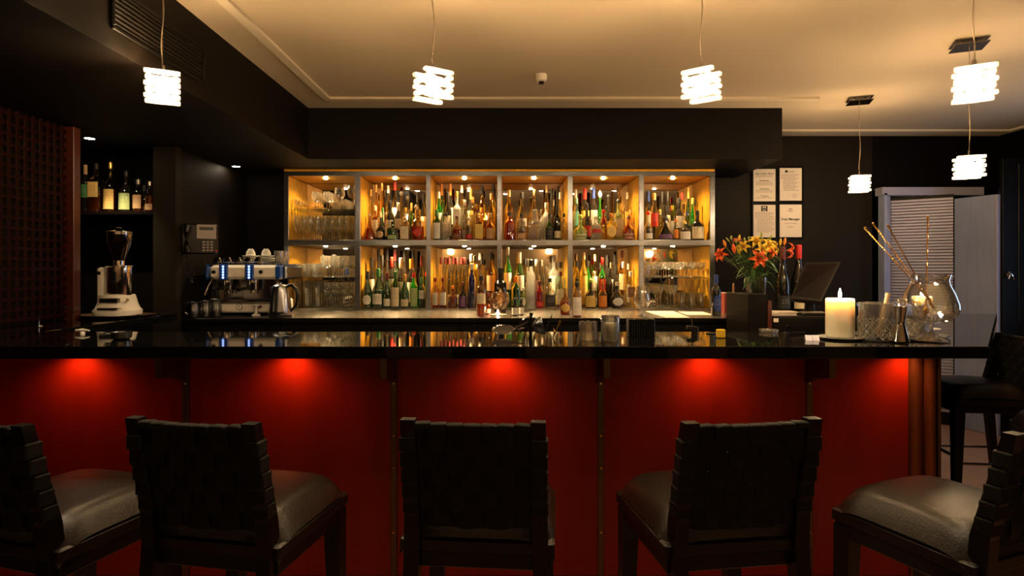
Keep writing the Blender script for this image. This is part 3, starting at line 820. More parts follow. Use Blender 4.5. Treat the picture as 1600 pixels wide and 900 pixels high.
U5 = """
180 600 150 0 round lime low-white ball-lime
342 590 110 0 cut cut high-red glass
500 560 110 0 sq yellow disc-gold orange
680 575 135 0 round amber low-pink flare-brown
418 680 45 0 std yellow - yellow
135 400 80 1 std teal low-palegreen teal
245 450 115 1 squat dark disc-red black
420 520 85 1 std red low-red red
575 430 110 1 sq lime cream ball-black
720 520 70 1 sq clear pink cork
130 310 70 2 std dark high-teal white
225 300 100 2 std dark high-yellow red
325 290 85 2 std dark high-grey blue
388 370 50 2 std bright - drop-white
458 380 125 2 round dark disc-white ball-black
605 300 105 2 round amber - drop-glass
690 340 75 2 sq clear full-orange cream
"""
U6 = """
885 560 90 0 squat clear low-white ball-red
1072 600 180 0 cone dark low-purple black
1180 620 50 0 std clear orange orange
1250 640 130 0 squat clear full-white yellow
1398 530 145 0 squat dark full-cream black
965 350 85 1 std clear high-red yellow
1062 480 70 1 std dark cream black
1130 480 60 1 std clear full-white orange
1200 400 105 1 std dark high-white black
1290 540 60 1 std clear blue blue
1345 400 60 1 std bright - lime
1000 520 40 1 std yellow - yellow
885 330 80 2 std dark high-grey blue
1030 340 60 2 std dark - black
1085 330 60 2 std dark cream black
1238 345 60 2 std clear high-white red
1328 290 60 2 std green - yellow
1420 420 70 2 std amber - black
"""
L2 = """
868 330 110 0 burg green disc-white black
980 300 115 0 burg green white green
1072 340 80 0 burg green low-white maroon
1170 330 100 0 std green full-cream green
1272 360 95 0 burg green low-cream gold
1378 345 85 0 std bright full-palegreen red
1462 390 75 0 std green high-white green
935 190 85 1 std dark full-white black
1045 160 80 1 burg dark - black
1145 180 85 1 std dark full-white red
1240 190 90 1 std dark white cream
1350 200 90 1 std dark white orange
1460 170 75 1 std dark - maroon
1010 100 85 2 burg dark low-cream black
1100 100 80 2 burg dark - black
1180 100 80 2 burg dark - maroon
1280 110 80 2 burg dark - black
1370 110 80 2 burg dark - black
"""
L3 = """
133 395 72 0 std amber white maroon
212 395 75 0 std amber white maroon
315 480 100 0 squat amber low-brown orange
418 440 90 0 squat dark full-purple maroon
515 250 95 0 tall blue - white
685 560 60 0 std dark low-pink maroon
195 185 70 1 std clear low-white maroon
275 185 75 1 std clear low-white maroon
355 185 75 1 std clear low-white maroon
435 185 75 1 std clear low-white maroon
510 150 70 1 tall yellow - white
620 190 75 1 std clear low-tan black
715 130 110 1 std amber high-tan black
240 185 60 2 std clear - maroon
320 185 60 2 std clear - maroon
400 185 60 2 std clear - maroon
600 135 70 2 tall clear - white
"""
L4 = """
1050 500 60 0 std lime disc-white white
1125 210 95 0 tall frost low-grey black
1222 430 85 0 std red low-red maroon
1328 400 125 0 squat clear full-black black
1440 330 85 0 std clear cream maroon
985 380 100 0 std green low-green orange
890 80 95 1 std bright high-white silver
1010 130 110 1 std green high-white silver
1187 210 85 1 std clear full-pink white
1300 280 90 1 squat clear - glass
1440 230 110 1 std teal low-yellow black
1095 200 50 1 std clear white black
1075 200 50 2 std clear - black
1130 200 50 2 std dark - black
1250 210 60 2 std clear - silver
1370 160 110 2 sq frost full-white glass
1190 195 50 2 std clear - black
"""
L5 = """
145 400 95 0 std clear high-cream black
285 430 120 0 squat dark full-yellow ball-lime
412 420 100 0 squat amber full-orange orange
560 440 150 0 round dark disc-silver silver
705 330 95 0 std clear high-brown white
213 130 85 1 std yellow full-yellow cork
410 190 85 1 std bright high-red red
320 330 70 1 std clear low-white cream
545 280 70 1 std dark - black
625 230 75 1 std clear low-grey white
485 300 70 1 std dark - black
350 150 60 2 std amber high-white cream
300 220 85 2 std bright - black
505 160 80 2 std dark - black
585 155 80 2 std dark white black
655 110 75 2 std amber high-cream maroon
725 250 60 2 std clear grey white
140 220 70 2 std clear - black
420 240 60 2 std red - black
"""
zU, zL = zm1+.0005, zb1+.0005
for txt, ox, bay in ((U2,440,1),(U3,660,2),(U4,660,3),(U5,880,4),(U6,880,5)): shelf_bottles(txt, ox, 250, zU, bay, 'upper', 375)
for txt, ox, bay in ((L2,440,1),(L3,660,2),(L4,660,3),(L5,880,4)): shelf_bottles(txt, ox, 375, zL, bay, 'lower', 482)

def at_plane(px, py, z):       # the point of the horizontal plane z seen at px, py
    D = (H-z)*F/(py-VY); return Vector(((px-VX)/F*D, D, z))
def placed_bottle(name, label, px, pytop, pybase, wpx, zb, kind, gl, lab, cap, rz=0):
    p = at_plane(px, pybase, zb); h = (pybase-pytop)/F*p.y
    return bottle(name, label, p, wpx/F*p.y, h, kind, gl, lab, cap, None, rz)
# on the back counter before the shelves
placed_bottle('bottle','tall whisky bottle with large cream label standing on the counter edge',752,431,493,15,ZK,'tall','amber','high-cream','black')
placed_bottle('bottle','small bottle with pink label behind the whisky bottle on the counter',763,458,491,9,ZK,'std','amber','low-pink','maroon')
placed_bottle('bottle','black bottle with white diamond label standing before the steel upright',782,419,487.5,19,ZK,'sq','dark','diamond-cream','black')
placed_bottle('bottle','small black dropper bottle with white label, left of a pair',804.5,466,493,11,ZK,'squat','dark','full-white','black')
placed_bottle('bottle','small black dropper bottle with white label, right of a pair',814.5,466,492,9,ZK,'squat','dark','full-white','black')
placed_bottle('bottle','squat liqueur bottle with yellow oval label on the counter',883,450,491,17,ZK,'squat','amber','disc-yellow','gold')
placed_bottle('bottle','bourbon bottle with tall white label on the counter before fifth bay',901.5,441,495,15,ZK,'std','amber','full-white','black')
placed_bottle('bottle','navy bottle with blue cap and white mark, right of the shelving',1119,430,493,15,ZK,'std','dark','disc-blue','blue')
placed_bottle('bottle','magnum with dark capsule behind the lily bouquet',1223,386,488,22,ZK,'burg','dark','low-black','maroon')
placed_bottle('bottle','tall magnum with bright red capsule beside the till screen',1248,383,488,23,ZK,'burg','dark','low-cream','red')

# ------------------------------------------------------------------ glasses
def gprof(kind, r, h):
    if kind == 'wine': return [(r*.85,0),(r*.8,.002),(.008,.008),(.0035,.02),(.0035,.42*h),(.01,.45*h),(r*.7,.52*h),(r*.97,.64*h),(r,.74*h),(r*.93,.88*h),(r*.82,h)]
    if kind == 'flute': return [(r*1.0,0),(r*.95,.002),(.007,.008),(.0035,.02),(.0035,.34*h),(.009,.38*h),(r*.8,.52*h),(r,.72*h),(r*.92,h)]
    if kind == 'martini': return [(r*.75,0),(r*.7,.002),(.007,.008),(.0035,.02),(.0035,.5*h),(.006,.53*h),(r*.5,.75*h),(r,h)]
    if kind == 'coupe': return [(r*.75,0),(r*.7,.002),(.007,.008),(.0035,.02),(.0035,.5*h),(.01,.54*h),(r*.7,.62*h),(r*.97,.78*h),(r,h)]
    if kind == 'tumbler': return [(r*.8,0),(r*.86,.004),(r*.95,.5*h),(r,h),(r*.93,h),(r*.86,.5*h),(r*.76,.14*h),(0,.12*h)]
    if kind == 'highball': return [(r*.85,0),(r*.9,.003),(r,h),(r*.94,h),(r*.85,.08*h),(0,.07*h)]
    if kind == 'snifter': return [(r*.62,0),(r*.58,.003),(.012,.012),(.006,.04),(.008,.22*h),(r*.6,.30*h),(r*.96,.45*h),(r,.55*h),(r*.85,.78*h),(r*.62,h)]
def gmesh(kind, r, h, m=None): return MB().lathe(gprof(kind,r,h), 18, cap1=False).mesh(kind+'_glass', m or M_glass, True)
NAMEG = {'wine':'wine_glass','flute':'champagne_flute','martini':'martini_glass','coupe':'coupe_glass','tumbler':'tumbler_glass','highball':'highball_glass','snifter':'snifter_glass'}
def glass_rows(bay, z, kind, r, h, px0, px1, rows, lab, grp, base_y=YU+.06):
    me = gmesh(kind, r, h); xa, xb = bays[bay]
    x0, x1 = max(ux(px0), xa+.012+r), min(ux(px1), xb-.012-r)
    n = max(1, int((x1-x0)/(2*r+.005))+1)
    for j in range(rows):
        for i in range(n):
            x = x0 + (x1-x0)*i/max(1,n-1)
            y = base_y + r + j*(2*r+.012)
            if y + r > YM-.01: continue
            o = inst(NAMEG[kind], me, None, (x+random.uniform(-.001,.001), y+random.uniform(-.003,.003), z), (0,0,random.random()*6))
            tag(o, f"{lab}, {ORD[i+1]} from left, {['front','second','third','fourth','rear'][j]} row", 'glass', grp)
zA, zC1 = uz(326)+.0008, uz(433.5)+.0008
glass_rows(0, zA, 'coupe', .032, .10, 452, 468, 4, 'small cordial glass, top glass shelf of leftmost bay', 'cordial glasses, top of leftmost bay')
glass_rows(0, zA, 'wine', .036, .17, 488, 506, 4, 'wine glass, top glass shelf of leftmost bay', 'wine glasses, top of leftmost bay')
for px, h_, r_, lb in ((523.5,.215,.050,'large balloon wine glass on the top glass shelf, leftmost bay'),(544.5,.235,.052,'tallest balloon wine glass at right end of top glass shelf')):
    tag(inst('balloon_glass', gmesh('wine', r_, h_), None, (ux(px), YU+.16, zA)), lb, 'glass')
glass_rows(0, zU, 'flute', .030, .235, 458, 552, 5, 'champagne flute, leftmost bay above steel rail', 'champagne flutes, leftmost bay')
glass_rows(0, zC1, 'tumbler', .034, .13, 456, 490, 4, 'tumbler, third level of leftmost bay', 'tumblers, leftmost bay', YU+.04)
glass_rows(0, zC1, 'wine', .037, .205, 503, 552, 4, 'wine glass, third level of leftmost bay', 'wine glasses on third level, leftmost bay', YU+.04)
glass_rows(0, zL, 'highball', .032, .255, 456, 492, 4, 'highball glass, bottom level of leftmost bay', 'highball glasses, leftmost bay')
glass_rows(0, zL, 'wine', .034, .24, 506, 552, 4, 'tall wine glass, bottom level of leftmost bay', 'wine glasses on bottom level, leftmost bay')
glass_rows(5, zC1, 'tumbler', .034, .115, 1009, 1018, 3, 'tumbler, glass shelf of rightmost bay', 'tumblers, rightmost bay', YU+.04)
glass_rows(5, zC1, 'coupe', .044, .145, 1032, 1106, 3, 'coupe glass, glass shelf of rightmost bay', 'coupe glasses, rightmost bay', YU+.04)
glass_rows(5, zL, 'martini', .050, .215, 1012, 1058, 3, 'martini glass, bottom level of rightmost bay', 'martini glasses, rightmost bay')
glass_rows(5, zL, 'tumbler', .036, .14, 1070, 1104, 3, 'tumbler, bottom level of rightmost bay', 'bottom tumblers, rightmost bay')
p = at_plane(1003, 494, ZK)
tag(inst('snifter_glass', MB().lathe(gprof('snifter', .070, .245), 28, cap1=False).mesh('snifter', M_glass, True), None, p), 'large clear snifter standing on the steel counter edge', 'glass')
# amber glass bowl lantern with a lit tea light on the counter
p = at_plane(781, 490.5, ZK)
t = thing('candle_lantern', 'amber cut glass goblet lantern with a lit tea light before it', 'candle', p)
MB().lathe([(.05,0),(.05,.004),(.012,.02),(.012,.03),(.05,.05),(.085,.11),(.078,.17),(.06,.185)], 20, cap1=False).build('goblet', thin_glass('amber_cut_glass', (.85,.62,.25), .25, bump=.8, bscale=60), t, True)
q = thing('tea_light', 'lit tea light on a white saucer on the steel counter', 'candle', at_plane(778, 492.5, ZK))
MB().lathe([(.0,0),(.06,.001),(.075,.006),(.072,.008),(0,.004)], 24).build('saucer', M_ceramic, q, True)
MB().lathe([(.019,.004),(.019,.018),(0,.019)], 16).build('wax_cup', M_wax, q, True)
MB().lathe([(.001,.018),(.005,.024),(.004,.034),(.0005,.044)], 10).build('flame', emitter('flame_glow', FLAME_COL, FLAME_E), q, True)
# papers on the counter
for k, (quad, lb) in enumerate(((((1008,486),(1052,486),(1078,496.5),(1040,496.5)),'loose white paper sheet lying at the counter edge'),
                    (((1060,487),(1098,487),(1117,492.5),(1074,492.0)),'white paper sheet lying at the right end of the counter'))):
    P4 = [at_plane(a,b,ZK+.0015) for a,b in quad]
    vs = [v-Vector((0,0,.001)) for v in (P4[3],P4[2],P4[1],P4[0])] + [v+Vector((0,0,.0005)) for v in (P4[3],P4[2],P4[1],P4[0])]
    tag(MB().hexa(vs).build('paper_sheet', M_paper), lb, 'paper')
# ------------------------------------------------------------------ whisky bottles in the niche
NZ = 1.8785
for px, pt, wpx, kind, gl, lab, cap, lb in (
    (133.5,258,13,'std','dark','high-green','cork','green banded whisky bottle with cork cap, leftmost in the niche'),
    (150.5,256,19,'sq','amber','high-gold','black','square whisky bottle with slanted gold label in the niche'),
    (172.5,254,19,'squat','amber','full-gold','gold','round shouldered whisky bottle with oval cream and gold labels'),
    (197,268,20,'squat','dark','full-palegreen','black','flask shaped whisky bottle with pale green ornate label'),
    (216,281,15,'std','amber','tan','silver','whisky bottle with silver cap and orange label in the niche'),
    (234,284,13,'std','amber','low-tan','silver','whisky bottle with silver cap, rightmost in the niche'),
    (243,290,9,'std','amber','low-tan','black','small dark capped bottle partly behind the rightmost niche bottle'),
    (225,290,9,'std','dark','low-tan','black','small dark bottle between the two silver capped niche bottles')):
    D = 4.80 if wpx > 9 else 4.90
    x = (px-VX)/F*D; h = H-(pt-VY)/F*D - NZ
    bottle('whisky_bottle', lb, (x, D, NZ), wpx/F*D, h, kind, gl, lab, cap, None, 0)

# ------------------------------------------------------------------ coffee grinder on its tray
t = thing('serving_tray', 'dark copper rimmed tray under the coffee grinder', 'tray', (-2.66, 4.16, ZB+.001))
MB().lathe([(0,0),(.19,0),(.20,.004),(.235,.018),(.24,.018),(.205,.0),(.0,.001)], 32, sx=1.05, sy=.75).build('tray_dish', mat('dark_copper', (.22,.12,.07), .3, metal=.8), t, True)
G = W(184, 497, 4.12); G.z = ZB+.0055
t = thing('coffee_grinder', 'cream and chrome coffee grinder standing on the dark tray', 'grinder', (G.x, G.y, G.z))
g = MB()
g.lathe([(.118,.012),(.122,.02),(.122,.045),(.110,.06),(.100,.09),(.090,.135),(.086,.15)], 24, sq=3.5, sy=1.15).build('grinder_body', M_white, t, True)
MB().bbox(-.108,-.060,-.06,.12,.05,.335,.012).build('side_housing', M_white, t)
for a in (-.085,.085):
    for b in (-.09,.09): MB().lathe([(.012,0),(.010,.014)], 10, Matrix.Translation((a,b,0))).build('rubber_foot', M_plastic, t, True)
MB().lathe([(.076,.148),(.078,.152),(.078,.335),(.084,.34),(.084,.345),(.06,.35)], 28, Matrix.Translation((.015,-.01,0))).build('chrome_doser', M_chrome, t, True)
MB().lathe([(.036,.35),(.036,.378),(.04,.38)], 20, Matrix.Translation((.015,-.01,0))).build('hopper_collar', M_chrome, t, True)
MB().lathe([(.034,.38),(.045,.41),(.078,.50),(.080,.555),(.070,.56)], 24, Matrix.Translation((.015,-.01,0))).build('bean_hopper', thin_glass('smoked_hopper', (.15,.08,.04), .12, body=.2, bodycol=(.05,.02,.01)), t, True)
MB().lathe([(.082,.555),(.082,.575),(.03,.585),(.02,.60),(0,.605)], 24, Matrix.Translation((.015,-.01,0))).build('hopper_lid', M_darkchrome, t, True)
MB().bbox(.0,.045,-.096,-.084,.235,.305,.004).build('dose_window', M_plastic, t)
MB().lathe([(.014,0),(.012,.01),(0,.011)], 16, Matrix.Translation((-.088,-.052,.295)) @ Matrix.Rotation(PI/2,4,'X')).build('dial', M_plastic, t, True)
pl = MB().bbox(-.045,.075,-.124,-.09,.10,.13,.003).build('name_plate', M_steel, t)
MB().bbox(-.045,.09,-.15,-.09,.055,.068,.004).build('catch_tray', M_chrome, t)
MB().tube([(.09,-.05,.10),(.12,-.09,.115),(.14,-.12,.12)], [.007,.007,.010]).build('dose_lever', M_chrome, t, True)
def text_mesh(s, size, m, parent, loc, rot=(PI/2,0,0), align='CENTER', name='lettering', bold=0):
    c = bpy.data.curves.new('t', 'FONT'); c.body = s; c.size = size; c.align_x = align; c.align_y = 'CENTER'; c.extrude = .0003; c.offset = bold; c.resolution_u = 2
    ob = bpy.data.objects.new('t', c)
    me = bpy.data.meshes.new_from_object(ob); me.name = name
    me.materials.clear(); me.materials.append(m)
    bpy.data.objects.remove(ob); bpy.data.curves.remove(c)
    return inst(name, me, parent, loc, rot)
text_mesh('SUPER JOLLY', .018, M_plastic, t, (.015,-.1247,.115), bold=.0006)

# ------------------------------------------------------------------ left end of the bar: sink tap, soap lever, steel bowl
t = thing('gooseneck_tap', 'thin steel gooseneck tap arching over the left bar end', 'tap', at_plane(61, 509.5, ZB))
sc = 3.5/F
pts = [(0,0,0),(0,0,.02)]
for i in range(13):
    a = PI - i/12*2.55
    pts.append((.11+.11*math.cos(a), 0, .03+.085*math.sin(a)))
MB().tube(pts, .0035, 8).build('tap_spout', M_steel, t, True)
MB().lathe([(.018,0),(.016,.006),(.006,.01)], 16).build('tap_base', M_steel, t, True)
t = thing('lever_handle', 'small white lever handle on the bar by the left tap', 'lever', at_plane(129, 521.5, ZB))
MB().lathe([(.012,0),(.010,.012)], 14).build('stem', M_ceramic, t, True)
MB().tube([(-.035,0,.016),(0,0,.019),(.035,0,.016)], [.006,.009,.004]).build('lever', M_ceramic, t, True)
t = thing('strainer_cup', 'small steel cup with handle on the bar below the grinder', 'cup', at_plane(190, 530, ZB))
MB().lathe([(.030,0),(.042,.008),(.046,.035),(.048,.036),(.044,.034),(.040,.010),(0,.006)], 24).build('cup_bowl', M_steel, t, True)
MB().tube([(-.045,0,.030),(-.07,0,.034),(-.085,0,.030),(-.07,0,.020),(-.045,0,.02)], .0035).build('cup_handle', M_steel, t, True)

# ------------------------------------------------------------------ wall telephone
t = thing('wall_telephone', 'dark grey telephone mounted on the side wall with curly cord', 'telephone', (-2.44, 4.86, H+.235), R(-68))
MB().box(-.10,0,-.02,.02,-.04,.04).build('wall_bracket', M_plastic, t)
MB().bbox(0,.07,-.13,.13,-.12,.12,.012).build('phone_body', M_plastic, t)
MB().bbox(.07,.082,-.02,.12,.0,.115,.004).build('face_plate', mat('grey_plastic', (.32,.27,.24), .45), t)
MB().bbox(.082,.084,.0,.10,.07,.095,.001).build('display', M_plastic, t)
for r_ in range(4):
    for c_ in range(3): MB().bbox(.07,.077,.02+c_*.028,.04+c_*.028,-.03-r_*.022,-.016-r_*.022,.002).build('key', mat('key_grey', (.30,.26,.24), .5), t)
MB().bbox(.07,.077,.115,.128,-.10,-.085,.002).build('red_key', cmat('red'), t)
MB().tube([(.10,-.08,-.10),(.115,-.09,-.05),(.115,-.09,.05),(.10,-.08,.10)], [.03,.02,.02,.03], 10).build('handset', M_plastic, t, True)
crd = [(.02+.012*math.cos(i*1.3), -.10+.012*math.sin(i*1.3)+.0008*i, -.12-.0055*i if i < 42 else -.12-.0055*42+.005*(i-42)) for i in range(64)]
MB().tube(crd, .003, 5).build('curly_cord', M_plastic, t, True)
MB().tube([(.01,.02,-.12),(.012,.06,-.28),(.012,.16,-.52)], .003, 6).build('wall_cord', M_plastic, t, True)

# ------------------------------------------------------------------ espresso machine
cx = (394-VX)/F*5.2
t = thing('espresso_machine', 'white and blue two group espresso machine on the back counter', 'coffee machine', (cx, 5.02, ZK))
wd = .29
MB().bbox(-wd,wd,.0,.36,.022,.125,.012).build('base_housing', M_white, t)
MB().bbox(-wd-.012,-wd+.015,-.004,.36,.015,.13,.010).build('base_end', M_blue, t)
MB().bbox(-wd+.01,wd-.01,-.05,.02,.115,.13,.004).build('drip_tray', M_darkchrome, t)
MB().bbox(-wd+.03,wd-.03,.10,.34,.12,.30,.004).build('back_splash', M_darkchrome, t)
for s in (-1,1):
    MB().bbox(s*(wd-.05)-.02,s*(wd-.05)+.02,.06,.30,.12,.30,.006).build('support_column', M_chrome, t)
MB().bbox(-wd+.02,wd+.015,-.03,.36,.298,.415,.022).build('upper_housing', M_white, t)
MB().bbox(-wd-.02,-wd+.025,-.034,.36,.295,.418,.020).build('blue_end', M_blue, t)
MB().bbox(wd-.03,wd+.045,-.034,.36,.295,.418,.020).build('blue_end', M_blue, t)
MB().bbox(wd+.045,wd+.075,-.02,.36,.300,.412,.012).build('steel_end', M_steel, t)
for xx in (-.146,.066):
    pn = MB().bbox(xx-.038,xx+.038,-.042,-.025,.292,.420,.008).build('button_panel', M_blue, t)
    for k in range(5): MB().lathe([(.010,0),(.009,.003),(0,.004)], 14, Matrix.Translation((xx,-.042,.312+k*.0225)) @ Matrix.Rotation(PI/2,4,'X')).build('lit_button', emitter('button_light', (.35,.5,1), 2.2), pn)
    MB().lathe([(.045,.225),(.048,.235),(.048,.292),(.04,.30)], 20, Matrix.Translation((xx,.03,0))).build('group_head', M_chrome, t, True)
    pf = MB().lathe([(.020,.205),(.046,.212),(.048,.232)], 20, Matrix.Translation((xx,.03,0))).build('portafilter', M_chrome, t, True)
    MB().tube([(xx-.01,-.01,.226),(xx-.03,-.07,.222),(xx-.05,-.13,.215)], [.010,.013,.016], 10).build('portafilter_handle', M_plastic, pf, True)
    MB().tube([(xx-.01,.03,.21),(xx-.012,.03,.19),(xx-.02,.03,.175)], .006).tube([(xx+.01,.03,.21),(xx+.012,.03,.19),(xx+.02,.03,.175)], .006).build('spout', M_chrome, pf, True)
for xx in (-.226,.160): MB().lathe([(.016,0),(.014,.015),(0,.018)], 16, Matrix.Translation((xx,-.03,.358)) @ Matrix.Rotation(PI/2,4,'X')).build('steam_knob', M_plastic, t, True)
MB().tube([(-.25,-.01,.30),(-.265,-.05,.24),(-.285,-.06,.17)], [.006,.006,.009]).build('steam_wand', M_chrome, t, True)
gg = MB().lathe([(.028,0),(.028,.004),(.024,.006)], 24, Matrix.Translation((-.03,0,.070)) @ Matrix.Rotation(PI/2,4,'X')).build('pressure_gauge', M_chrome, t, True)
MB().lathe([(.023,.0062),(0,.0064)], 24, Matrix.Translation((-.03,0,.070)) @ Matrix.Rotation(PI/2,4,'X')).build('gauge_face', M_ceramic, gg)
MB().bbox(-.032,-.028,-.009,-.007,.062,.086,.0005,None).build('gauge_needle', M_ink, gg)
bd = MB().lathe([(.030,0),(.029,.003),(0,.0035)], 24, Matrix.Translation((.13,0,.072)) @ Matrix.Rotation(PI/2,4,'X'), sy=.62).build('oval_badge', mat('badge_orange', (.55,.22,.06), .4), t, True)
MB().lathe([(.030,.0036),(0,.0038)], 24, Matrix.Translation((.13,0,.072)) @ Matrix.Rotation(PI/2,4,'X'), sy=.2).build('badge_band', M_blue, bd)
MB().lathe([(.012,0),(.010,.006),(0,.007)], 14, Matrix.Translation((-.225,0,.07)) @ Matrix.Rotation(PI/2,4,'X')).build('power_switch', M_blue, t, True)
MB().bbox(-wd,wd+.03,.0,.34,.416,.424,.002).build('cup_tray', M_steel, t)
MB().tube([(-wd,-.01,.44),(wd+.03,-.01,.44)], .003).build('cup_rail', M_chrome, t, True)
for a in (-.25,.25):
    for b in (.05,.3): MB().lathe([(.02,0),(.016,.024)], 10, Matrix.Translation((a,b,0))).build('machine_foot', M_plastic, t, True)
# cups and saucers on top
cup_me = MB().lathe([(.038,0),(.040,.004),(.034,.03),(.020,.052),(.018,.055),(0,.055)], 20).mesh('upturned_cup', M_ceramic, True)
dark_me = MB().lathe([(.038,0),(.040,.004),(.034,.03),(.020,.052),(.018,.055),(0,.055)], 20).mesh('upturned_cup', M_darkchrome, True)
zt = ZK+.4245
for k, (x, y) in enumerate(((-.235,.05),(-.15,.05),(-.065,.05),(.02,.05),(.105,.05))):
    tag(inst('steel_cup', dark_me, None, (cx+x, 5.02+y, zt), None), ['first','second','third','fourth','fifth'][k]+' upturned dark cup from left on top of the espresso machine', 'cup', 'dark cups on the espresso machine')
sau = MB().lathe([(.03,0),(.05,.006),(.068,.014),(.067,.017),(.045,.009),(0,.006)], 24).mesh('saucer', M_ceramic, True)
for k, (x, y, n) in enumerate(((-.02,.20,4),(.12,.18,4),(.05,.31,3),(.19,.30,3))):
    for j in range(n):
        tag(inst('saucer', sau, None, (cx+x, 5.02+y, zt+j*.0185)), f"white saucer, {['bottom','second','third','fourth','fifth','sixth'][j]} of the {['front left','front right','rear left','rear right'][k]} stack on the espresso machine", 'saucer', 'white saucers stacked on the espresso machine')
for k, (x, y, z, lb) in enumerate(((-.02,.20,4,'white cup upturned on the front left saucer stack'),(.12,.18,4,'white cup upturned on the front right saucer stack'))):
    tag(inst('coffee_cup', cup_me, None, (cx+x, 5.02+y, zt+z*.0185+.0015)), lb, 'cup', 'white cups on the espresso machine')
    tag(inst('coffee_cup', cup_me, None, (cx+x, 5.02+y, zt+z*.0185+(.0015 if z else 0))), ['white cup upturned on the left saucer stack','white cup upturned on the right saucer stack','white cup upturned on the rear saucer stack','white cup upturned near the right end of the machine top','white cup upturned at the back right of machine top'][k], 'cup', 'white cups on the espresso machine')
for k, (x, y) in enumerate(((.285,.06),(.285,.16))):
    tag(inst('tumbler_glass', gmesh('tumbler', .038, .11), None, (cx+x-.01, 5.02+y, zt)), ['front','rear'][k]+' clear tumbler at right end of the espresso machine top', 'glass')
# tamper, jugs, kettle, spoon
p = at_plane(400, 493.5, ZK)
t = thing('coffee_tamper', 'small pale coffee tamper standing before the espresso machine', 'tamper', p)
MB().lathe([(.034,0),(.034,.012),(.012,.02),(.009,.05),(.014,.075),(.026,.082),(.026,.092),(0,.096)], 20).build('tamper_body', M_ceramic, t, True)
for px, py, hh, rr, lb in ((303,495.2,.118,.044,'stainless milk jug with handle, leftmost of three'),(321,494.6,.128,.042,'stainless milk jug, middle of three'),(337,494.2,.140,.046,'stainless milk jug nearest the espresso machine')):
    t = thing('milk_jug', lb, 'jug', at_plane(px, py, ZK), R(8))
    MB().lathe([(rr*.96,0),(rr,.005),(rr*.98,hh*.5),(rr*.86,hh*.85),(rr*.92,hh),(rr*.88,hh),(rr*.8,hh*.85),(rr*.9,hh*.4),(0,.006)], 24).build('jug_body', M_steel, t, True)
    MB().tube([(-rr*.85,0,hh*.88),(-rr*1.25,0,hh*.92),(-rr*1.5,0,hh*.75),(-rr*1.45,0,hh*.3),(-rr*1.0,0,hh*.15)], .005).build('jug_handle', M_steel, t, True)
t = thing('teaspoon', 'steel spoon lying before the milk jugs', 'spoon', at_plane(332, 494.5, ZK) + Vector((0,0,.003)))
MB().tube([(-.07,0,0),(.0,.01,.002),(.05,.02,0)], [.003,.0025,.004]).lathe([(0,-.002),(.014,0),(.012,.002)], 14, Matrix.Translation((.065,.022,0)), sx=1.5).build('spoon_body', M_chrome, t, True)
p = at_plane(438, 495, ZK)
t = thing('electric_kettle', 'brushed steel electric kettle with black handle beside the shelves', 'kettle', p)
MB().lathe([(.092,.0),(.092,.012),(.088,.014)], 28).build('kettle_base', M_plastic, t, True)
MB().lathe([(.086,.015),(.089,.02),(.088,.05),(.072,.19),(.062,.235)], 28).build('kettle_body', M_steel, t, True)
MB().lathe([(.063,.235),(.058,.248),(.030,.262),(.012,.264),(.012,.276),(0,.278)], 24).build('kettle_lid', M_steel, t, True)
MB().tube([(.045,0,.245),(.09,0,.255),(.125,0,.22),(.137,0,.16),(.125,0,.09),(.083,0,.045)], [.010,.014,.014,.013,.012,.011], 10).build('kettle_handle', M_plastic, t, True)
MB().tube([(-.058,0,.205),(-.085,0,.232)], [.018,.010], 10).build('kettle_spout', M_steel, t, True)

# ------------------------------------------------------------------ framed notices
yw = 6.268
def wx(px): return (px-VX)/F*6.25
def wz(py): return H-(py-VY)/F*6.25
def notice(px0,px1,py0,py1,label):
    x0,x1,z1,z0 = wx(px0),wx(px1),wz(py0),wz(py1)
    t = thing('framed_notice', label, 'notice', (x0, yw, z0), 0, 'framed notices on the back wall')
    w_, h_ = x1-x0, z1-z0; b = .018
    f = MB(); f.bbox(-b,0,-.025,0,-b,h_+b,.002).bbox(w_,w_+b,-.025,0,-b,h_+b,.002).bbox(0,w_,-.025,0,-b,0,.002).bbox(0,w_,-.025,0,h_,h_+b,.002)
    f.build('frame', M_black, t)
    MB().box(0,w_,-.014,-.001,0,h_).build('paper', M_paper, t)
    return t, w_, h_
def lines(t, w_, rows, m, y=-.0146):
    mb = MB()
    rnd = random.Random(3)
    for z, xa, xb in rows:
        x = xa
        while x < xb-.004:
            l = rnd.uniform(.008,.024); e = min(x+l, xb)
            mb.box(x, e, y-.0004, y, z-.0028, z+.0028); x = e+.005
    tag(mb.build('print_lines', m, t), kind='stuff')
t,w_,h_ = notice(1177,1212,264,314.5,'framed notice with centred dark headings, upper left of four on wall')
tx = lambda s,z,sz,m=M_ink,b=.0: text_mesh(s, sz, m, t, (w_/2,-.0148,z*h_), bold=b)
tx('Liquor Licence - Minors', .86, .020, M_ink, .0004)
tx('Identification', .64, .020, M_ink, .0004); tx('Intoxication', .385, .020, M_ink, .0004); tx('Transport', .165, .020, M_ink, .0002)
lines(t, w_, [(z*h_, .03, w_-.03) for z in (.81,.765,.59,.55,.51,.335,.29,.11)], M_inkgrey)
t,w_,h_ = notice(1218,1253,262.5,313.5,'framed letter with small square crest and round stamp, upper right of four')
MB().box(.058,.088,-.0150,-.0142,h_*.86,h_*.93).build('crest', M_ink, t)
lines(t, w_, [(h_*(.90-.03*i), .10, .16) for i in range(2)] + [(h_*(.80-.040*i), .02+.02*(i>3), w_-.03-.02*(i%3)) for i in range(13)], M_inkgrey)
ci = MB().tube([(w_*.68+.021*math.cos(a*PI/12),-.0150,h_*.15+.021*math.sin(a*PI/12)) for a in range(24)], .0014, 5, closed=True)
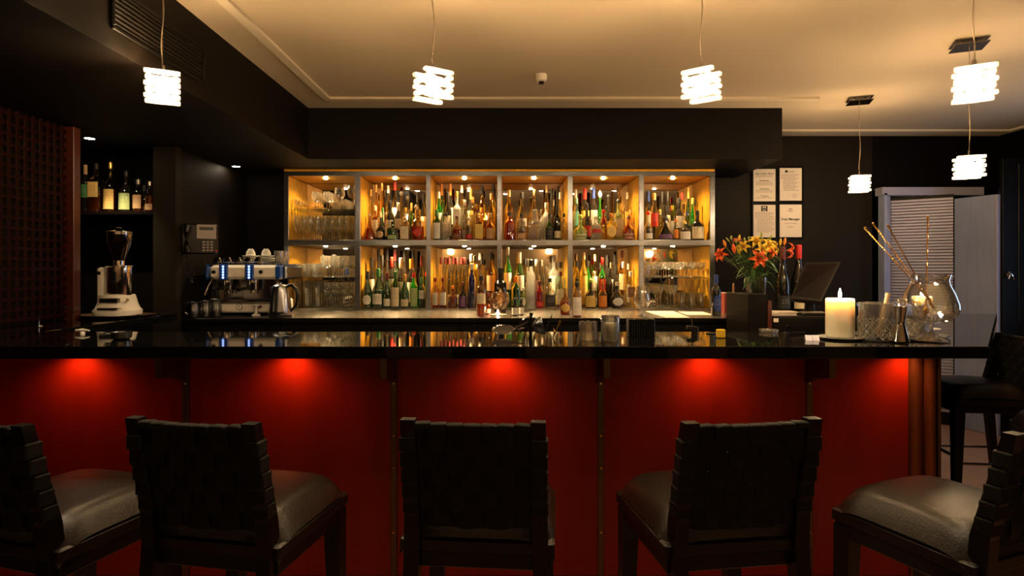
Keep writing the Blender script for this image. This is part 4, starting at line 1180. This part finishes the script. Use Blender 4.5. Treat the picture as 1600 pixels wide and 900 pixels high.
ci.tube([(w_*.68+.010*math.cos(a*PI/12),-.0150,h_*.15+.010*math.sin(a*PI/12)) for a in range(24)], .001, 5, closed=True).build('round_stamp', M_inkgrey, t)
t,w_,h_ = notice(1177,1212,320,371,'framed letter with dark square emblem at top, lower left of four')
MB().box(w_*.36,w_*.64,-.0150,-.0142,h_*.80,h_*.97).build('emblem', M_ink, t)
text_mesh('AX', .030, M_paper, t, (w_*.5,-.0153,h_*.92), bold=.001)
lines(t, w_, [(h_*.845,w_*.42,w_*.58),(h_*.82,w_*.44,w_*.56)], M_paper, -.0152)
lines(t, w_, [(h_*(.76-.042*i), .02+.02*(i>4), w_-.015-.02*(i%4==2)) for i in range(15)], M_inkgrey)
t,w_,h_ = notice(1218,1253,319.5,370.5,'framed sheet reading Duty Manager, lower right of four')
text_mesh('AX', .024, M_ink, t, (w_*.5,-.0148,h_*.86), bold=.0006)
lines(t, w_, [(h_*.81,w_*.36,w_*.64),(h_*.785,w_*.43,w_*.57)], M_inkgrey)
text_mesh('Duty Manager', .034, M_ink, t, (w_*.5,-.0148,h_*.55), bold=.0010)
text_mesh('Lauren Jane', .027, M_inkgrey, t, (w_*.5,-.0148,h_*.425))
text_mesh('Fraser', .027, M_inkgrey, t, (w_*.5,-.0148,h_*.32))

# ------------------------------------------------------------------ lily bouquet
vb_ = at_plane(1181, 491, ZK); VD = vb_.y
t = thing('lily_bouquet', 'glass vase of orange and yellow lilies on the back counter', 'flowers', vb_)
sc = VD/F
def L(px, py, dy=0): return Vector(((px-1181)*sc, dy, (491-py)*sc))
MB().lathe([(.062,0),(.064,.006),(.068,.12),(.092,.31),(.090,.31),(.066,.12),(.060,.012),(0,.012)], 28).build('vase', M_glass, t, True)
MB().lathe([(.058,.014),(.062,.12),(.072,.20),(0,.20)], 24).build('water', thin_glass('vase_water', (.80,.86,.76), .08), t, True)
M_stem = mat('lily_stem', (.07,.14,.03), .5); M_leaf = mat('lily_leaf', (.05,.13,.03), .45, var=.3, vscale=20)
M_or = mat('orange_petal', (.86,.12,.015), .45, var=.25, vscale=18); M_ye = mat('yellow_petal', (.88,.58,.04), .45, var=.2, vscale=18)
M_gb = mat('green_bud', (.36,.42,.07), .5); M_ob = mat('orange_bud', (.82,.28,.03), .5)
def petal_mesh(m):
    vs, fs = [], []; N = 9
    for i in range(N+1):
        u = i/N; wdt = .019*math.sin(PI*min(1,(u*.92+.06)))**.8 * (1-.25*u)
        x = .018+.062*math.sin(u*1.9)/math.sin(1.9)*u**.6 + .0; z = .045*math.sin(u*PI*.72) - .030*u**3
        for j, k in ((-1,0),(0,1),(1,0)): vs.append((.072*u, j*wdt, z + (-.004 if j == 0 else .003)))
    for i in range(N):
        a = i*3; fs += [(a,a+1,a+4,a+3),(a+1,a+2,a+5,a+4)]
    me = MB().add(vs, fs).mesh('petal', m, True); return me
P_or, P_ye = petal_mesh(M_or), petal_mesh(M_ye)
def lily(p, m, face, s):
    o = thing('lily_flower', None, None, p); del_keys(o); o.parent = t
    f = Vector(face).normalized(); q = f.to_track_quat('Z','Y'); o.rotation_mode = 'QUATERNION'; o.rotation_quaternion = q; o.scale = (s,s,s)
    for k in range(6): inst('petal', m, o, (0,0,0.002*(k%2)), (0,-.25 if k%2 else -.1,k*PI/3))
    st = MB()
    for k in range(6):
        a = k*PI/3+.5; st.tube([(0,0,0),(.010*math.cos(a),.010*math.sin(a),.03),(.018*math.cos(a),.018*math.sin(a),.05)], [.001,.001,.003], 5)
    st.build('stamens', mat('stamen', (.30,.07,.02), .6), o)
    return o
def del_keys(o):
    for k in ('label','category','group'):
        if k in o: del o[k]
def bud(p, d, ln, wd_, m):
    M = Matrix.Translation(p) @ Vector(d).normalized().to_track_quat('Z','Y').to_matrix().to_4x4()
    MB().lathe([(.003,0),(wd_*.8,ln*.25),(wd_,ln*.5),(wd_*.7,ln*.8),(.002,ln)], 10, M).build('lily_bud', m, t, True)
heads = [(1175,406,-.10,'o',(.0,-1,.15),1.25),(1128,399,-.02,'o',(-.8,-.5,.2),1.0),(1198,397,-.05,'o',(.4,-.6,.5),.9),(1229,391,.0,'o',(.8,-.5,-.1),1.05),(1152,378,0,'o',(-.2,-.3,.9),.6),
         (1180,381,0,'y',(-.1,-.7,.6),1.0),(1194,386,-.03,'y',(.3,-.8,.4),1.05),(1207,387,.02,'y',(.8,-.6,.2),.95),(1163,387,.02,'y',(-.4,-.8,.3),.9),(1184,392,-.06,'y',(0,-1,.3),.9)]
stem = []
for px, py, dy, c, fc, s in heads:
    p = L(px,py,dy); lily(p, P_or if c=='o' else P_ye, fc, s); stem.append(p)
for px, py, dx, ln, wdm, m in ((1133,386,-.4,.065,.013,M_ob),(1147,396,-.2,.085,.016,M_or),(1160,399,-.45,.085,.014,M_ye),(1219,384,.05,.065,.011,M_ye),(1223,384,.1,.070,.012,M_ob),(1204,405,.5,.075,.013,M_ob),(1131,404,-.4,.05,.012,M_ob),
        (1146,374,-.05,.035,.010,M_gb),(1147,380,0,.035,.009,M_gb),(1140,378,-.9,.05,.006,M_gb),(1166,378,-.15,.04,.009,M_gb),(1172,375,.1,.035,.009,M_gb),(1193,371,0,.05,.009,M_gb),(1200,374,.25,.04,.008,M_gb),(1153,376,.1,.05,.011,M_ye),(1188,375,-.2,.03,.007,M_gb),(1196,378,.3,.03,.008,M_gb)):
    p = L(px,py,random.uniform(-.05,.05)); bud(p, (dx,-.1,1), ln, wdm, m); stem.append(p)
for p in stem:
    b = Vector((random.uniform(-.04,.04), random.uniform(-.03,.03), .02)); mid = Vector((p.x*.35, p.y*.4, .33))
    MB().tube([b, b.lerp(mid,.5)+Vector((0,0,0)), mid, mid.lerp(p,.55)+Vector((0,0,.02)), p], .003, 5).build('stem', M_stem, t, True)
def leaf_mesh():
    vs, fs = [], []; N = 8
    for i in range(N+1):
        u = i/N; wdt = .0095*math.sin(PI*(u*.95+.03))
        for j in (-1,0,1): vs.append((.13*u, j*wdt, .03*math.sin(u*PI)-.05*u*u-(.002 if j==0 else 0)))
    for i in range(N):
        a = i*3; fs += [(a,a+1,a+4,a+3),(a+1,a+2,a+5,a+4)]
    return MB().add(vs, fs).mesh('leaf', M_leaf, True)
LM = leaf_mesh()
rnd = random.Random(11)
for i in range(70):
    z = rnd.uniform(.27,.50); a = rnd.uniform(0,2*PI); r = rnd.uniform(.0,.05)+max(0,z-.3)*.35
    inst('leaf', LM, t, (r*math.cos(a), r*math.sin(a)*.7, z), (rnd.uniform(-.5,.5), rnd.uniform(-.9,.5), a+rnd.uniform(-.7,.7)), (rnd.uniform(.8,1.35),)*3)

# ------------------------------------------------------------------ small things right of the shelving
p = at_plane(1135, 489.5, ZK)
t = thing('red_book', 'dark red hardback book standing upright beside the navy bottle', 'book', p)
MB().bbox(-.016,.016,0,.13,0,.175,.002).build('book_cover', mat('book_red', (.28,.04,.03), .55), t)
MB().box(-.013,.013,.002,.131,.003,.1765).build('page_block', M_paper, t)
p = at_plane(1142, 489.5, ZK)
t = thing('copper_bottle', 'slim copper coloured bottle beside the red book', 'bottle', p+Vector((.012,-.03,0)))
MB().lathe([(.026,0),(.028,.004),(.028,.10),(.014,.15),(.010,.20),(.012,.215),(.010,.23),(.008,.262),(0,.264)], 20).build('bottle_body', mat('copper_satin', (.45,.25,.14), .35, metal=.8), t, True)
MB().lathe([(.0285,.03),(.0285,.075)], 20, cap0=False, cap1=False).build('body_band', mat('copper_dark', (.25,.12,.07), .5, metal=.6), t, True)
p = at_plane(1158, 489, ZK)
t = thing('photo_card', 'small white card with a black picture standing on the counter', 'card', p, R(-5))
MB().box(-.038,.038,0,.003,0,.118).build('card_sheet', M_paper, t)
MB().box(-.034,.034,-.001,0,.03,.075).build('card_picture', M_ink, t)
MB().lathe([(.02,0),(0,.0005)], 16, Matrix.Translation((.0,-.0012,.055)) @ Matrix.Rotation(PI/2,4,'X'), sx=.9).build('card_motif', M_paper, t)
MB().prism([(-.01,.003),(.01,.003),(0,.05)], 0, .003).build('card_strut', M_paper, t)

# ------------------------------------------------------------------ till
TD = 4.05
t = thing('till_cabinet', 'dark till cabinet with copper coloured edge behind the bar', 'cabinet', (W(1180,0,TD).x, TD, 0))
MB().bbox(-.06,.40,0,.10,.0,H-(460-VY)/F*TD,.003).build('cabinet_back', M_black, t) if False else None
x0 = W(1169,0,TD).x; x1 = W(1199,0,TD).x; X0 = t.location.x
zt1_ = W(0,460,TD).z
MB().bbox(x0-X0, x1-X0, 0, .4, FZ, zt1_, .003).build('cabinet_side', M_black, t)
MB().bbox(x1-X0, x1-X0+.026, -.01, .4, FZ, W(0,470,TD).z, .002).build('edge_board', M_redwood, t)
MB().bbox(x1-X0+.026, x1-X0+.42, 0, .42, FZ, W(0,521,TD).z, .003).build('under_cabinet', M_black, t)
zd0 = W(0,521,TD).z+.001; zd1 = W(0,494,TD).z
t2 = thing('cash_drawer', 'black cash drawer with round lock beside the candle', 'cash drawer', (W(1203,0,TD).x+.008, TD, zd0))
MB().bbox(0,.36,0,.40,0,zd1-zd0,.004).build('drawer_case', M_plastic, t2)
MB().bbox(.01,.35,-.008,0,.008,zd1-zd0-.012,.003).build('drawer_front', M_black, t2)
MB().lathe([(.011,0),(.011,.006),(0,.007)], 16, Matrix.Translation((.105,-.008,.045)) @ Matrix.Rotation(PI/2,4,'X')).build('lock', M_chrome, t2, True)
MB().bbox(.012,.045,-.0095,-.008,.075,.10,.0004).build('paper_sticker', M_paper, t2)
rnd2 = random.Random(5)
for i in range(4):
    o = MB().bbox(0,.19,0,.13,0,.006,.0005).build('receipt_pad', M_paper, None, False, (W(1205,0,TD).x+rnd2.uniform(0,.01), TD+.03+rnd2.uniform(0,.02), zd1+.0007+i*.0065))
    o.rotation_euler = (0,0,rnd2.uniform(-.08,.08)); tag(o, f"white paper pad, {['bottom','second','third','top'][i]} of the pile on the cash drawer", 'paper', 'white paper pile on the cash drawer')
# touch screen till: a leaning monitor on a stand
t = thing('till_monitor', 'dark touch screen till monitor leaning back on its stand', 'monitor', (W(1255,0,4.15).x, 4.22, zd1+.001))
o3 = t.location
a = [W(1235,466,4.10), W(1283,471,4.06), W(1313.7,409,4.24), W(1259,410,4.30)]
nv = (a[1]-a[0]).cross(a[3]-a[0]).normalized()
if nv.y < 0: nv = -nv
b = [v + nv*.035 for v in a]
loc = lambda L_: [v-o3 for v in L_]
MB().hexa(loc([a[0],a[1],b[1],b[0],a[3],a[2],b[2],b[3]])).build('monitor_case', mat('till_case', (.010,.007,.006), .5, spec=.25), t)
c0 = sum(a, Vector())/4
ins = [c0+(v-c0)*.88 - nv*.002 for v in a]; ins2 = [v+nv*.004 for v in ins]
MB().hexa(loc([ins[0],ins[1],ins2[1],ins2[0],ins[3],ins[2],ins2[2],ins2[3]])).build('screen', mat('dark_screen', (.006,.002,.002), .5, spec=.15), t)
bb = [b[0].lerp(b[1],.45), b[1].lerp(b[1],.5), b[2], b[3].lerp(b[2],.45)]
m4 = b[0].lerp(b[2], .4) - o3
MB().tube([(m4.x+.02, m4.y+.04, .0), (m4.x+.02, m4.y+.04, m4.z*.6), (m4.x, m4.y, m4.z)], [.035,.03,.03], 12).build('stand_arm', M_plastic, t, True)
MB().lathe([(.085,0),(.085,.010),(.04,.02)], 24, Matrix.Translation((m4.x+.02, m4.y+.04, 0))).build('stand_foot', M_plastic, t, True)
t = thing('till_keyboard', 'low black keyboard with pale keys on the cash drawer', 'keyboard', (W(1258,0,TD).x, TD+.01, zd1+.001))
MB().bbox(0,.17,0,.16,0,.018,.003).build('keyboard_case', M_plastic, t)
ky = MB().bbox(0,.016,0,.016,0,.006,.002).mesh('key', mat('key_beige', (.30,.24,.18), .5))
for i in range(7):
    for j in range(3): inst('key', ky, t, (.008+i*.0225, .012+j*.03, .018))
p = at_plane(1201, 519.5, ZB)
t = thing('glass_ashtray', 'round glass ashtray on the bar before the till', 'ashtray', p)
MB().lathe([(.040,0),(.045,.004),(.048,.016),(.040,.018),(.034,.006),(0,.005)], 24).build('ashtray_dish', M_cutglass, t, True)

# ------------------------------------------------------------------ candles
def candle(px, pyb, pyt, wpx, sau, lab, power):
    p = at_plane(px, pyb, ZB); s = p.y/F
    t = thing('pillar_candle', lab, 'candle', p+Vector((0,0,.011)))
    r = wpx*s/2; h = (pyb-pyt)*s-.011
    MB().lathe([(r*.96,0),(r,.004),(r,h-.006),(r*.94,h),(r*.6,h-.004),(0,h-.010)], 36).build('wax', M_wax, t, True)
    MB().tube([(0,0,h-.011),(0,0,h+.008)], .0015, 6).build('wick', M_ink, t)
    MB().lathe([(.001,h+.002),(.007,h+.010),(.008,h+.018),(.004,h+.032),(.0004,h+.045)], 12).build('flame', emitter('flame_glow', FLAME_COL, FLAME_E), t, True)
    q = MB().lathe([(sau*.5,0),(sau*.55,.002),(sau,.009),(sau,.011),(sau*.6,.006),(0,.005)], 36)
    o = q.build('candle_saucer', M_ceramic, None, True, p + Vector((0,0,.0005))); return o
o = candle(1312.5, 529.5, 466, 41, .098, 'large cream pillar candle burning at right on the bar', 4.0)
tag(o, 'white saucer under the large candle', 'saucer')
o = candle(1441, 516, 463, 27, .082, 'cream pillar candle burning behind the glass pitcher', 2.2)
tag(o, 'white saucer under the candle behind the pitcher', 'saucer')

# ------------------------------------------------------------------ cocktail tray
TC = at_plane(1421, 531, ZB)
t = thing('cocktail_tray', 'dark leaf shaped tray holding mixing glasses and jigger', 'tray', (TC.x, TC.y+.12, ZB+.001))
vs, fs = [], []; NR, NA = 6, 48
vs.append((0,0,.004))
for r in range(1,NR+1):
    for i in range(NA):
        a_ = 2*PI*i/NA; u = r/NR
        rx, ry = .235, .19
        vs.append((rx*u*math.cos(a_), ry*u*math.sin(a_)*(1+.12*math.cos(a_)), .003 + (.010*(u-.7)/.3 if u > .7 else 0)*(1+.5*math.cos(2*a_))))
for i in range(NA): fs.append((0,1+i,1+(i+1)%NA))
for r in range(NR-1):
    for i in range(NA):
        j = (i+1)%NA; q = 1+r*NA; fs.append((q+i,q+NA+i,q+NA+j,q+j))
o = MB().add(vs,fs).build('tray_plate', mat('tray_lacquer', (.012,.008,.007), .3), t, True)
md = o.modifiers.new('thick','SOLIDIFY'); md.thickness = .003; md.offset = -1
TZ = ZB+.0055
def on_tray(px, D): return Vector(((px-VX)/F*D, D, TZ))
def mixing(px, D, wpx, h, lab, lipdir):
    p = on_tray(px, D); r = wpx/F*D/2
    t = thing('mixing_glass', lab, 'mixing glass', p)
    MB().lathe([(r*.95,0),(r,.006),(r,h*.60),(r*.985,h*.66),(r,h),(r*.95,h),(r*.93,h*.6),(r*.9,.02),(0,.018)], 32).build('glass_wall', M_glass, t, True)
    # diamond cuts: raised facets wound round the lower wall
    ft = MB(); n = 14
    for k in range(n):
        for row in range(3):
            a_ = 2*PI*(k+.5*(row%2))/n; zc = h*(.13+.17*row); w2 = PI/n*.92; hz = h*.082*1.0
            P = []
            for (da, dz, rr_) in ((0,-hz*1.9,1.0),(w2,0,1.0),(0,hz*1.9,1.0),(-w2,0,1.0),(0,0,1.05)):
                P.append(((r+.0008)*rr_*math.cos(a_+da), (r+.0008)*rr_*math.sin(a_+da), max(.004, zc+dz)))
            ft.add(P, [(0,1,4),(1,2,4),(2,3,4),(3,0,4)])
    ft.build('cut_facets', M_cutglass, t)
    rg = MB(); M_ridge = thin_glass('crystal_ridge', (.95,.93,.88), .5, body=.45, bodycol=(.95,.90,.80))
    for k in range(n):
        for sg in (-1,1):
            rg.tube([((r+.003)*math.cos(2*PI*k/n+sg*u_*.14), (r+.003)*math.sin(2*PI*k/n+sg*u_*.14), h*.04+h*.56*u_/8) for u_ in range(9)], .0011, 4)
    rg.tube([((r+.002)*math.cos(a*PI/18), (r+.002)*math.sin(a*PI/18), h*.985) for a in range(36)], .0016, 5, closed=True)
    tag(rg.build('cut_ridges', M_ridge, t), kind='stuff')
    M = Matrix.Translation((lipdir*r*.98,0,h*.97))
    MB().add([(0,-.02,0),(0,.02,0),(lipdir*.026,0,.004),(0,0,-.03)], [(0,1,2),(0,2,3),(1,3,2)], M).build('pouring_lip', M_glass, t)
    return t
mixing(1369.5, 2.79, 50, .170, 'cut crystal mixing glass with pouring lip, left on the tray', -1)
mixing(1427.5, 3.0, 40, .150, 'cut crystal mixing glass behind the pitcher on the tray', -1)
p = on_tray(1406.5, 2.72)
t = thing('jigger', 'tall polished steel hourglass jigger on the tray', 'jigger', p)
MB().lathe([(.036,0),(.037,.002),(.019,.075),(.017,.082),(.019,.09),(.031,.155),(.032,.157),(.028,.155),(.011,.092),(0,.09)], 32).build('jigger_body', M_chrome, t, True)
# wooden muddler in the left mixing glass
p = on_tray(1372, 2.79)
t = thing('muddler', 'pale wooden muddler leaning in the left mixing glass', 'muddler', p + Vector((0,0,.022)))
MB().tube([(.0,0,0),(.022,0,.09),(.042,0,.17),(.047,0,.19)], [.010,.008,.010,.012], 12).build('muddler_stick', mat('pale_wood', (.62,.44,.26), .5), t, True)
p = on_tray(1404, 2.88)
t = thing('glass_stopper', 'small glass decanter stopper behind the jigger', 'stopper', p + Vector((0,-.02,0)))
MB().lathe([(.012,0),(.014,.10),(.020,.13),(.018,.15),(.026,.165),(.022,.185),(0,.19)], 14).build('stopper_body', M_cutglass, t, True)
# stemmed pitcher
PD = 2.775; p = on_tray(1452.5, PD); s = PD/F
t = thing('stemmed_pitcher', 'large stemmed glass pitcher holding brass bar spoons', 'pitcher', p)
zz = lambda py: (529-py)*s
prof = [(28*s,zz(529)),(27*s,zz(528)),(12*s,zz(522)),(5.5*s,zz(516)),(5*s,zz(508)),(7*s,zz(504)),(22*s,zz(501)),(34*s,zz(493)),(39.5*s,zz(482)),(39*s,zz(473)),(34*s,zz(457)),(27.5*s,zz(443)),(26*s,zz(436)),(28.5*s,zz(427))]
MB().lathe(prof, 36, cap1=False).build('pitcher_bowl', thin_glass('pitcher_glass', (.90,.88,.84), .34, refr=.25, body=.02, edge=.6, bodycol=(.9,.85,.75)), t, True)
MB().add([(26*s,-.022,zz(429)),(26*s,.022,zz(429)),(37*s,0,zz(431)),(26*s,0,zz(440)),(37*s,-.006,zz(430)),(37*s,.006,zz(430))], [(0,4,3),(4,2,3),(2,5,3),(5,1,3)]).build('pouring_spout', M_cutglass, t, True)
M_spoon = M_brass
for k, (pxa, pya, pxb, pyb, tw, lb) in enumerate(((1351,356,1438,452,True,'brass twisted bar spoon leaning furthest left from the pitcher'),(1364,349,1447,462,True,'brass twisted bar spoon, second from left in the pitcher'),(1387,352,1452,470,False,'smooth brass bar spoon, third from left in the pitcher'),(1450,338,1447,478,True,'upright brass bar spoon standing in the pitcher'))):
    A = W(pxa, pya, PD + (.03 if k < 3 else 0)); B = W(pxb, pyb, PD-.01*k+.02)
    t = thing('bar_spoon', lb, 'spoon', B)
    d = A-B; n = 60
    sd_ = d.cross(Vector((0,1,0))).normalized(); s2 = d.cross(sd_).normalized()
    if tw:
        for ph in (0, PI):
            o = MB().tube([d*(i/n) + (sd_*math.cos(i*1.4+ph)+s2*math.sin(i*1.4+ph))*.0019 for i in range(n+1)], .0019, 5).build('twisted_rod', M_spoon, t, True)
    else: MB().tube([d*(i/8) for i in range(9)], .0028, 8).build('rod', M_spoon, t, True)
    Mq = Matrix.Translation(d) @ d.normalized().to_track_quat('Z','Y').to_matrix().to_4x4()
    MB().lathe([(.003,-.035),(.0055,-.004),(.006,0),(.004,.003),(0,.004)], 12, Mq).build('rod_tip', M_spoon, t, True)
    dn = -d.normalized(); Mb = Matrix.Translation(dn*.018) @ dn.to_track_quat('Z','Y').to_matrix().to_4x4()
    MB().lathe([(.002,-.022),(.010,-.010),(.0135,.004),(.011,.016),(.0,.024)], 16, Mb, sy=.45).build('spoon_bowl', M_spoon, t, True)

# ------------------------------------------------------------------ things along the middle of the bar
p = at_plane(919, 531.5, ZB)
tag(inst('tumbler_glass', MB().lathe([(.048,0),(.048,.004),(.042,.085),(.036,.088),(0,.078),(.034,.076),(.043,.004)], 28, cap0=False).mesh('upturned_tumbler', M_glass, True), None, p), 'upturned glass tumbler on the bar left of the tall jar', 'glass')
p = at_plane(953.5, 533, ZB)
t = thing('storm_glass', 'tall clear jar with a pale candle inside on the bar', 'candle jar', p)
MB().lathe([(.040,0),(.043,.004),(.043,.10),(.040,.115),(.041,.118),(.038,.115),(.040,.10),(.040,.006),(0,.006)], 28).build('jar_wall', M_glass, t, True)
MB().lathe([(.022,.007),(.022,.085),(0,.086)], 20).build('jar_candle', M_wax, t, True)
p = at_plane(1001, 526, ZB)
t = thing('ribbed_block', 'black ribbed rubber mat roll standing on the bar', 'bar mat', p)
for i in range(11): MB().bbox(-.064+i*.0118,-.056+i*.0118,-.03,.03,0,.088,.002).build('rib', M_plastic, t)
MB().bbox(-.062,.066,-.022,.028,0,.084,.002).build('mat_core', M_black, t)
p = at_plane(1082, 522, ZB)
t = thing('pourer_tops', 'black bottle pourer with steel spout lying on the bar', 'pourer', p)
MB().lathe([(.018,0),(.018,.034),(.014,.036)], 14, Matrix.Translation((.012,0,0))).build('collar', M_plastic, t, True)
MB().bbox(-.03,.012,-.012,.012,.022,.042,.003).build('side_grip', M_plastic, t)
MB().tube([(0,0,.035),(-.003,0,.06),(-.006,0,.085)], [.005,.004,.003]).build('spout', M_chrome, t, True)
p = at_plane(1126, 528, ZB)
tag(MB().bbox(-.020,.020,-.012,.012,0,.042,.004).build('yellow_sponge', mat('sponge_yellow', (.80,.52,.03), .9, bump=.6, bscale=200), None, False, p), 'small bright yellow sponge block on the bar', 'sponge')
tag(MB().lathe([(.028,0),(.030,.003),(.026,.005),(0,.006)], 18).build('lid', M_plastic, None, True, at_plane(1112, 521.5, ZB)), 'small flat black coaster on the bar near the sponge', 'lid')  # loose black lid lying flat on the bar
# strainers and tongs
p = at_plane(786, 525.5, ZB)
t = thing('cocktail_strainer', 'coiled wire cocktail strainer resting on the bar', 'strainer', p)
coil = [(.052*math.cos(a/9*PI)*(1)+.004*math.cos(a*2.2), -.01+.012*math.sin(a*2.2), .028+.024*math.sin(a/9*PI)+.004*math.sin(a*2.2)) for a in range(0,19)]
fine = []
for i in range(0,200):
    a = i/200*2*PI; fine.append((.050*math.cos(a)+.006*math.cos(a*26)*math.cos(a), .006*math.sin(a*26), .032+.022*math.sin(a)+.006*math.cos(a*26)*math.sin(a)))
MB().tube(fine, .0012, 4, closed=True).build('coil_spring', M_chrome, t, True)
MB().lathe([(.046,0),(.046,.002),(0,.003)], 24, Matrix.Translation((0,.004,.032)) @ Matrix.Rotation(R(80),4,'X'), sy=.45).build('strainer_plate', M_steel, t, True)
MB().tube([(.05,0,.034),(.08,0,.036),(.105,0,.040)], [.004,.006,.004]).build('strainer_handle', M_chrome, t, True)
MB().tube([(.0,.0,.012),(.0,0,0)], .007).build('ear', M_steel, t)
p = at_plane(829, 531, ZB)
t = thing('citrus_press', 'steel hinged citrus press standing upright on the bar', 'citrus press', p)
MB().lathe([(.002,0),(.024,.012),(.040,.035),(.044,.052)], 24, Matrix.Translation((.008,0,.055)) @ Matrix.Rotation(R(75),4,'Y'), cap1=False, cap0=False).build('press_bowl', M_steel, t, True)
MB().tube([(0,0,0),(0,0,.10),(.004,0,.125)], [.008,.007,.009]).build('press_arm', M_plastic, t, True)
MB().tube([(-.01,0,.085),(-.045,0,.065),(-.07,.0,.055)], [.004,.006,.008]).build('press_handle', M_darkchrome, t, True)
MB().tube([(.0+.052*math.cos(a),0,.055+.052*math.sin(a)) for a in [PI*1.15-i*.23 for i in range(16)]], .0035, 6).build('press_ring', M_chrome, t, True)
p = at_plane(855, 529, ZB)
t = thing('twisted_pick', 'dark twisted bar pick standing at a slant on the bar', 'bar pick', p)
MB().tube([(.0,0,.0),(-.004,0,.04),(.022,0,.11),(.024,0,.118)], [.003,.003,.003,.001], 6).build('pick_rod', M_darkchrome, t, True)
p = at_plane(864, 528, ZB)
t = thing('brass_tongs', 'brass handled tongs leaning on the bar right of the pick', 'tongs', p)
MB().tube([(0,0,0),(.018,0,.04),(.036,0,.082)], [.002,.003,.0065], 8).build('tong_arm', M_brass, t, True)
MB().tube([(0,0,0),(.008,0,.03),(.004,.012,.045)], [.003,.004,.002], 8).build('tong_arm', M_brass, t, True)
# folded cards near the candle
for k, (px, lb) in enumerate(((1263,'pale folded card on the bar, left of two by the candle'),(1274,'pale folded card on the bar, nearer the candle'))):
    p = at_plane(px, 531, ZB)
    t = thing('folded_card', lb, 'card', p, R(-20))
    MB().hexa([Vector(v) for v in ((-.014,-.03,0),(.014,-.03,0),(.014,-.0285,0),(-.014,-.0285,0),(-.014,0,.022),(.014,0,.022),(.014,.0015,.022),(-.014,.0015,.022))]).build('card_face', mat('card_paper', (.62,.62,.80), .7), t)
    MB().hexa([Vector(v) for v in ((-.014,.03,0),(.014,.03,0),(.014,.0315,0),(-.014,.0315,0),(-.014,0,.022),(.014,0,.022),(.014,.0015,.022),(-.014,.0015,.022))]).build('card_face', mat('card_paper', (.62,.62,.80), .7), t)

light('AREA', 'hall_daylight', (4.3, 7.9, 2.3), DAY_W, (.55,.72,1), None, .8, rot=(R(-60),0,0))
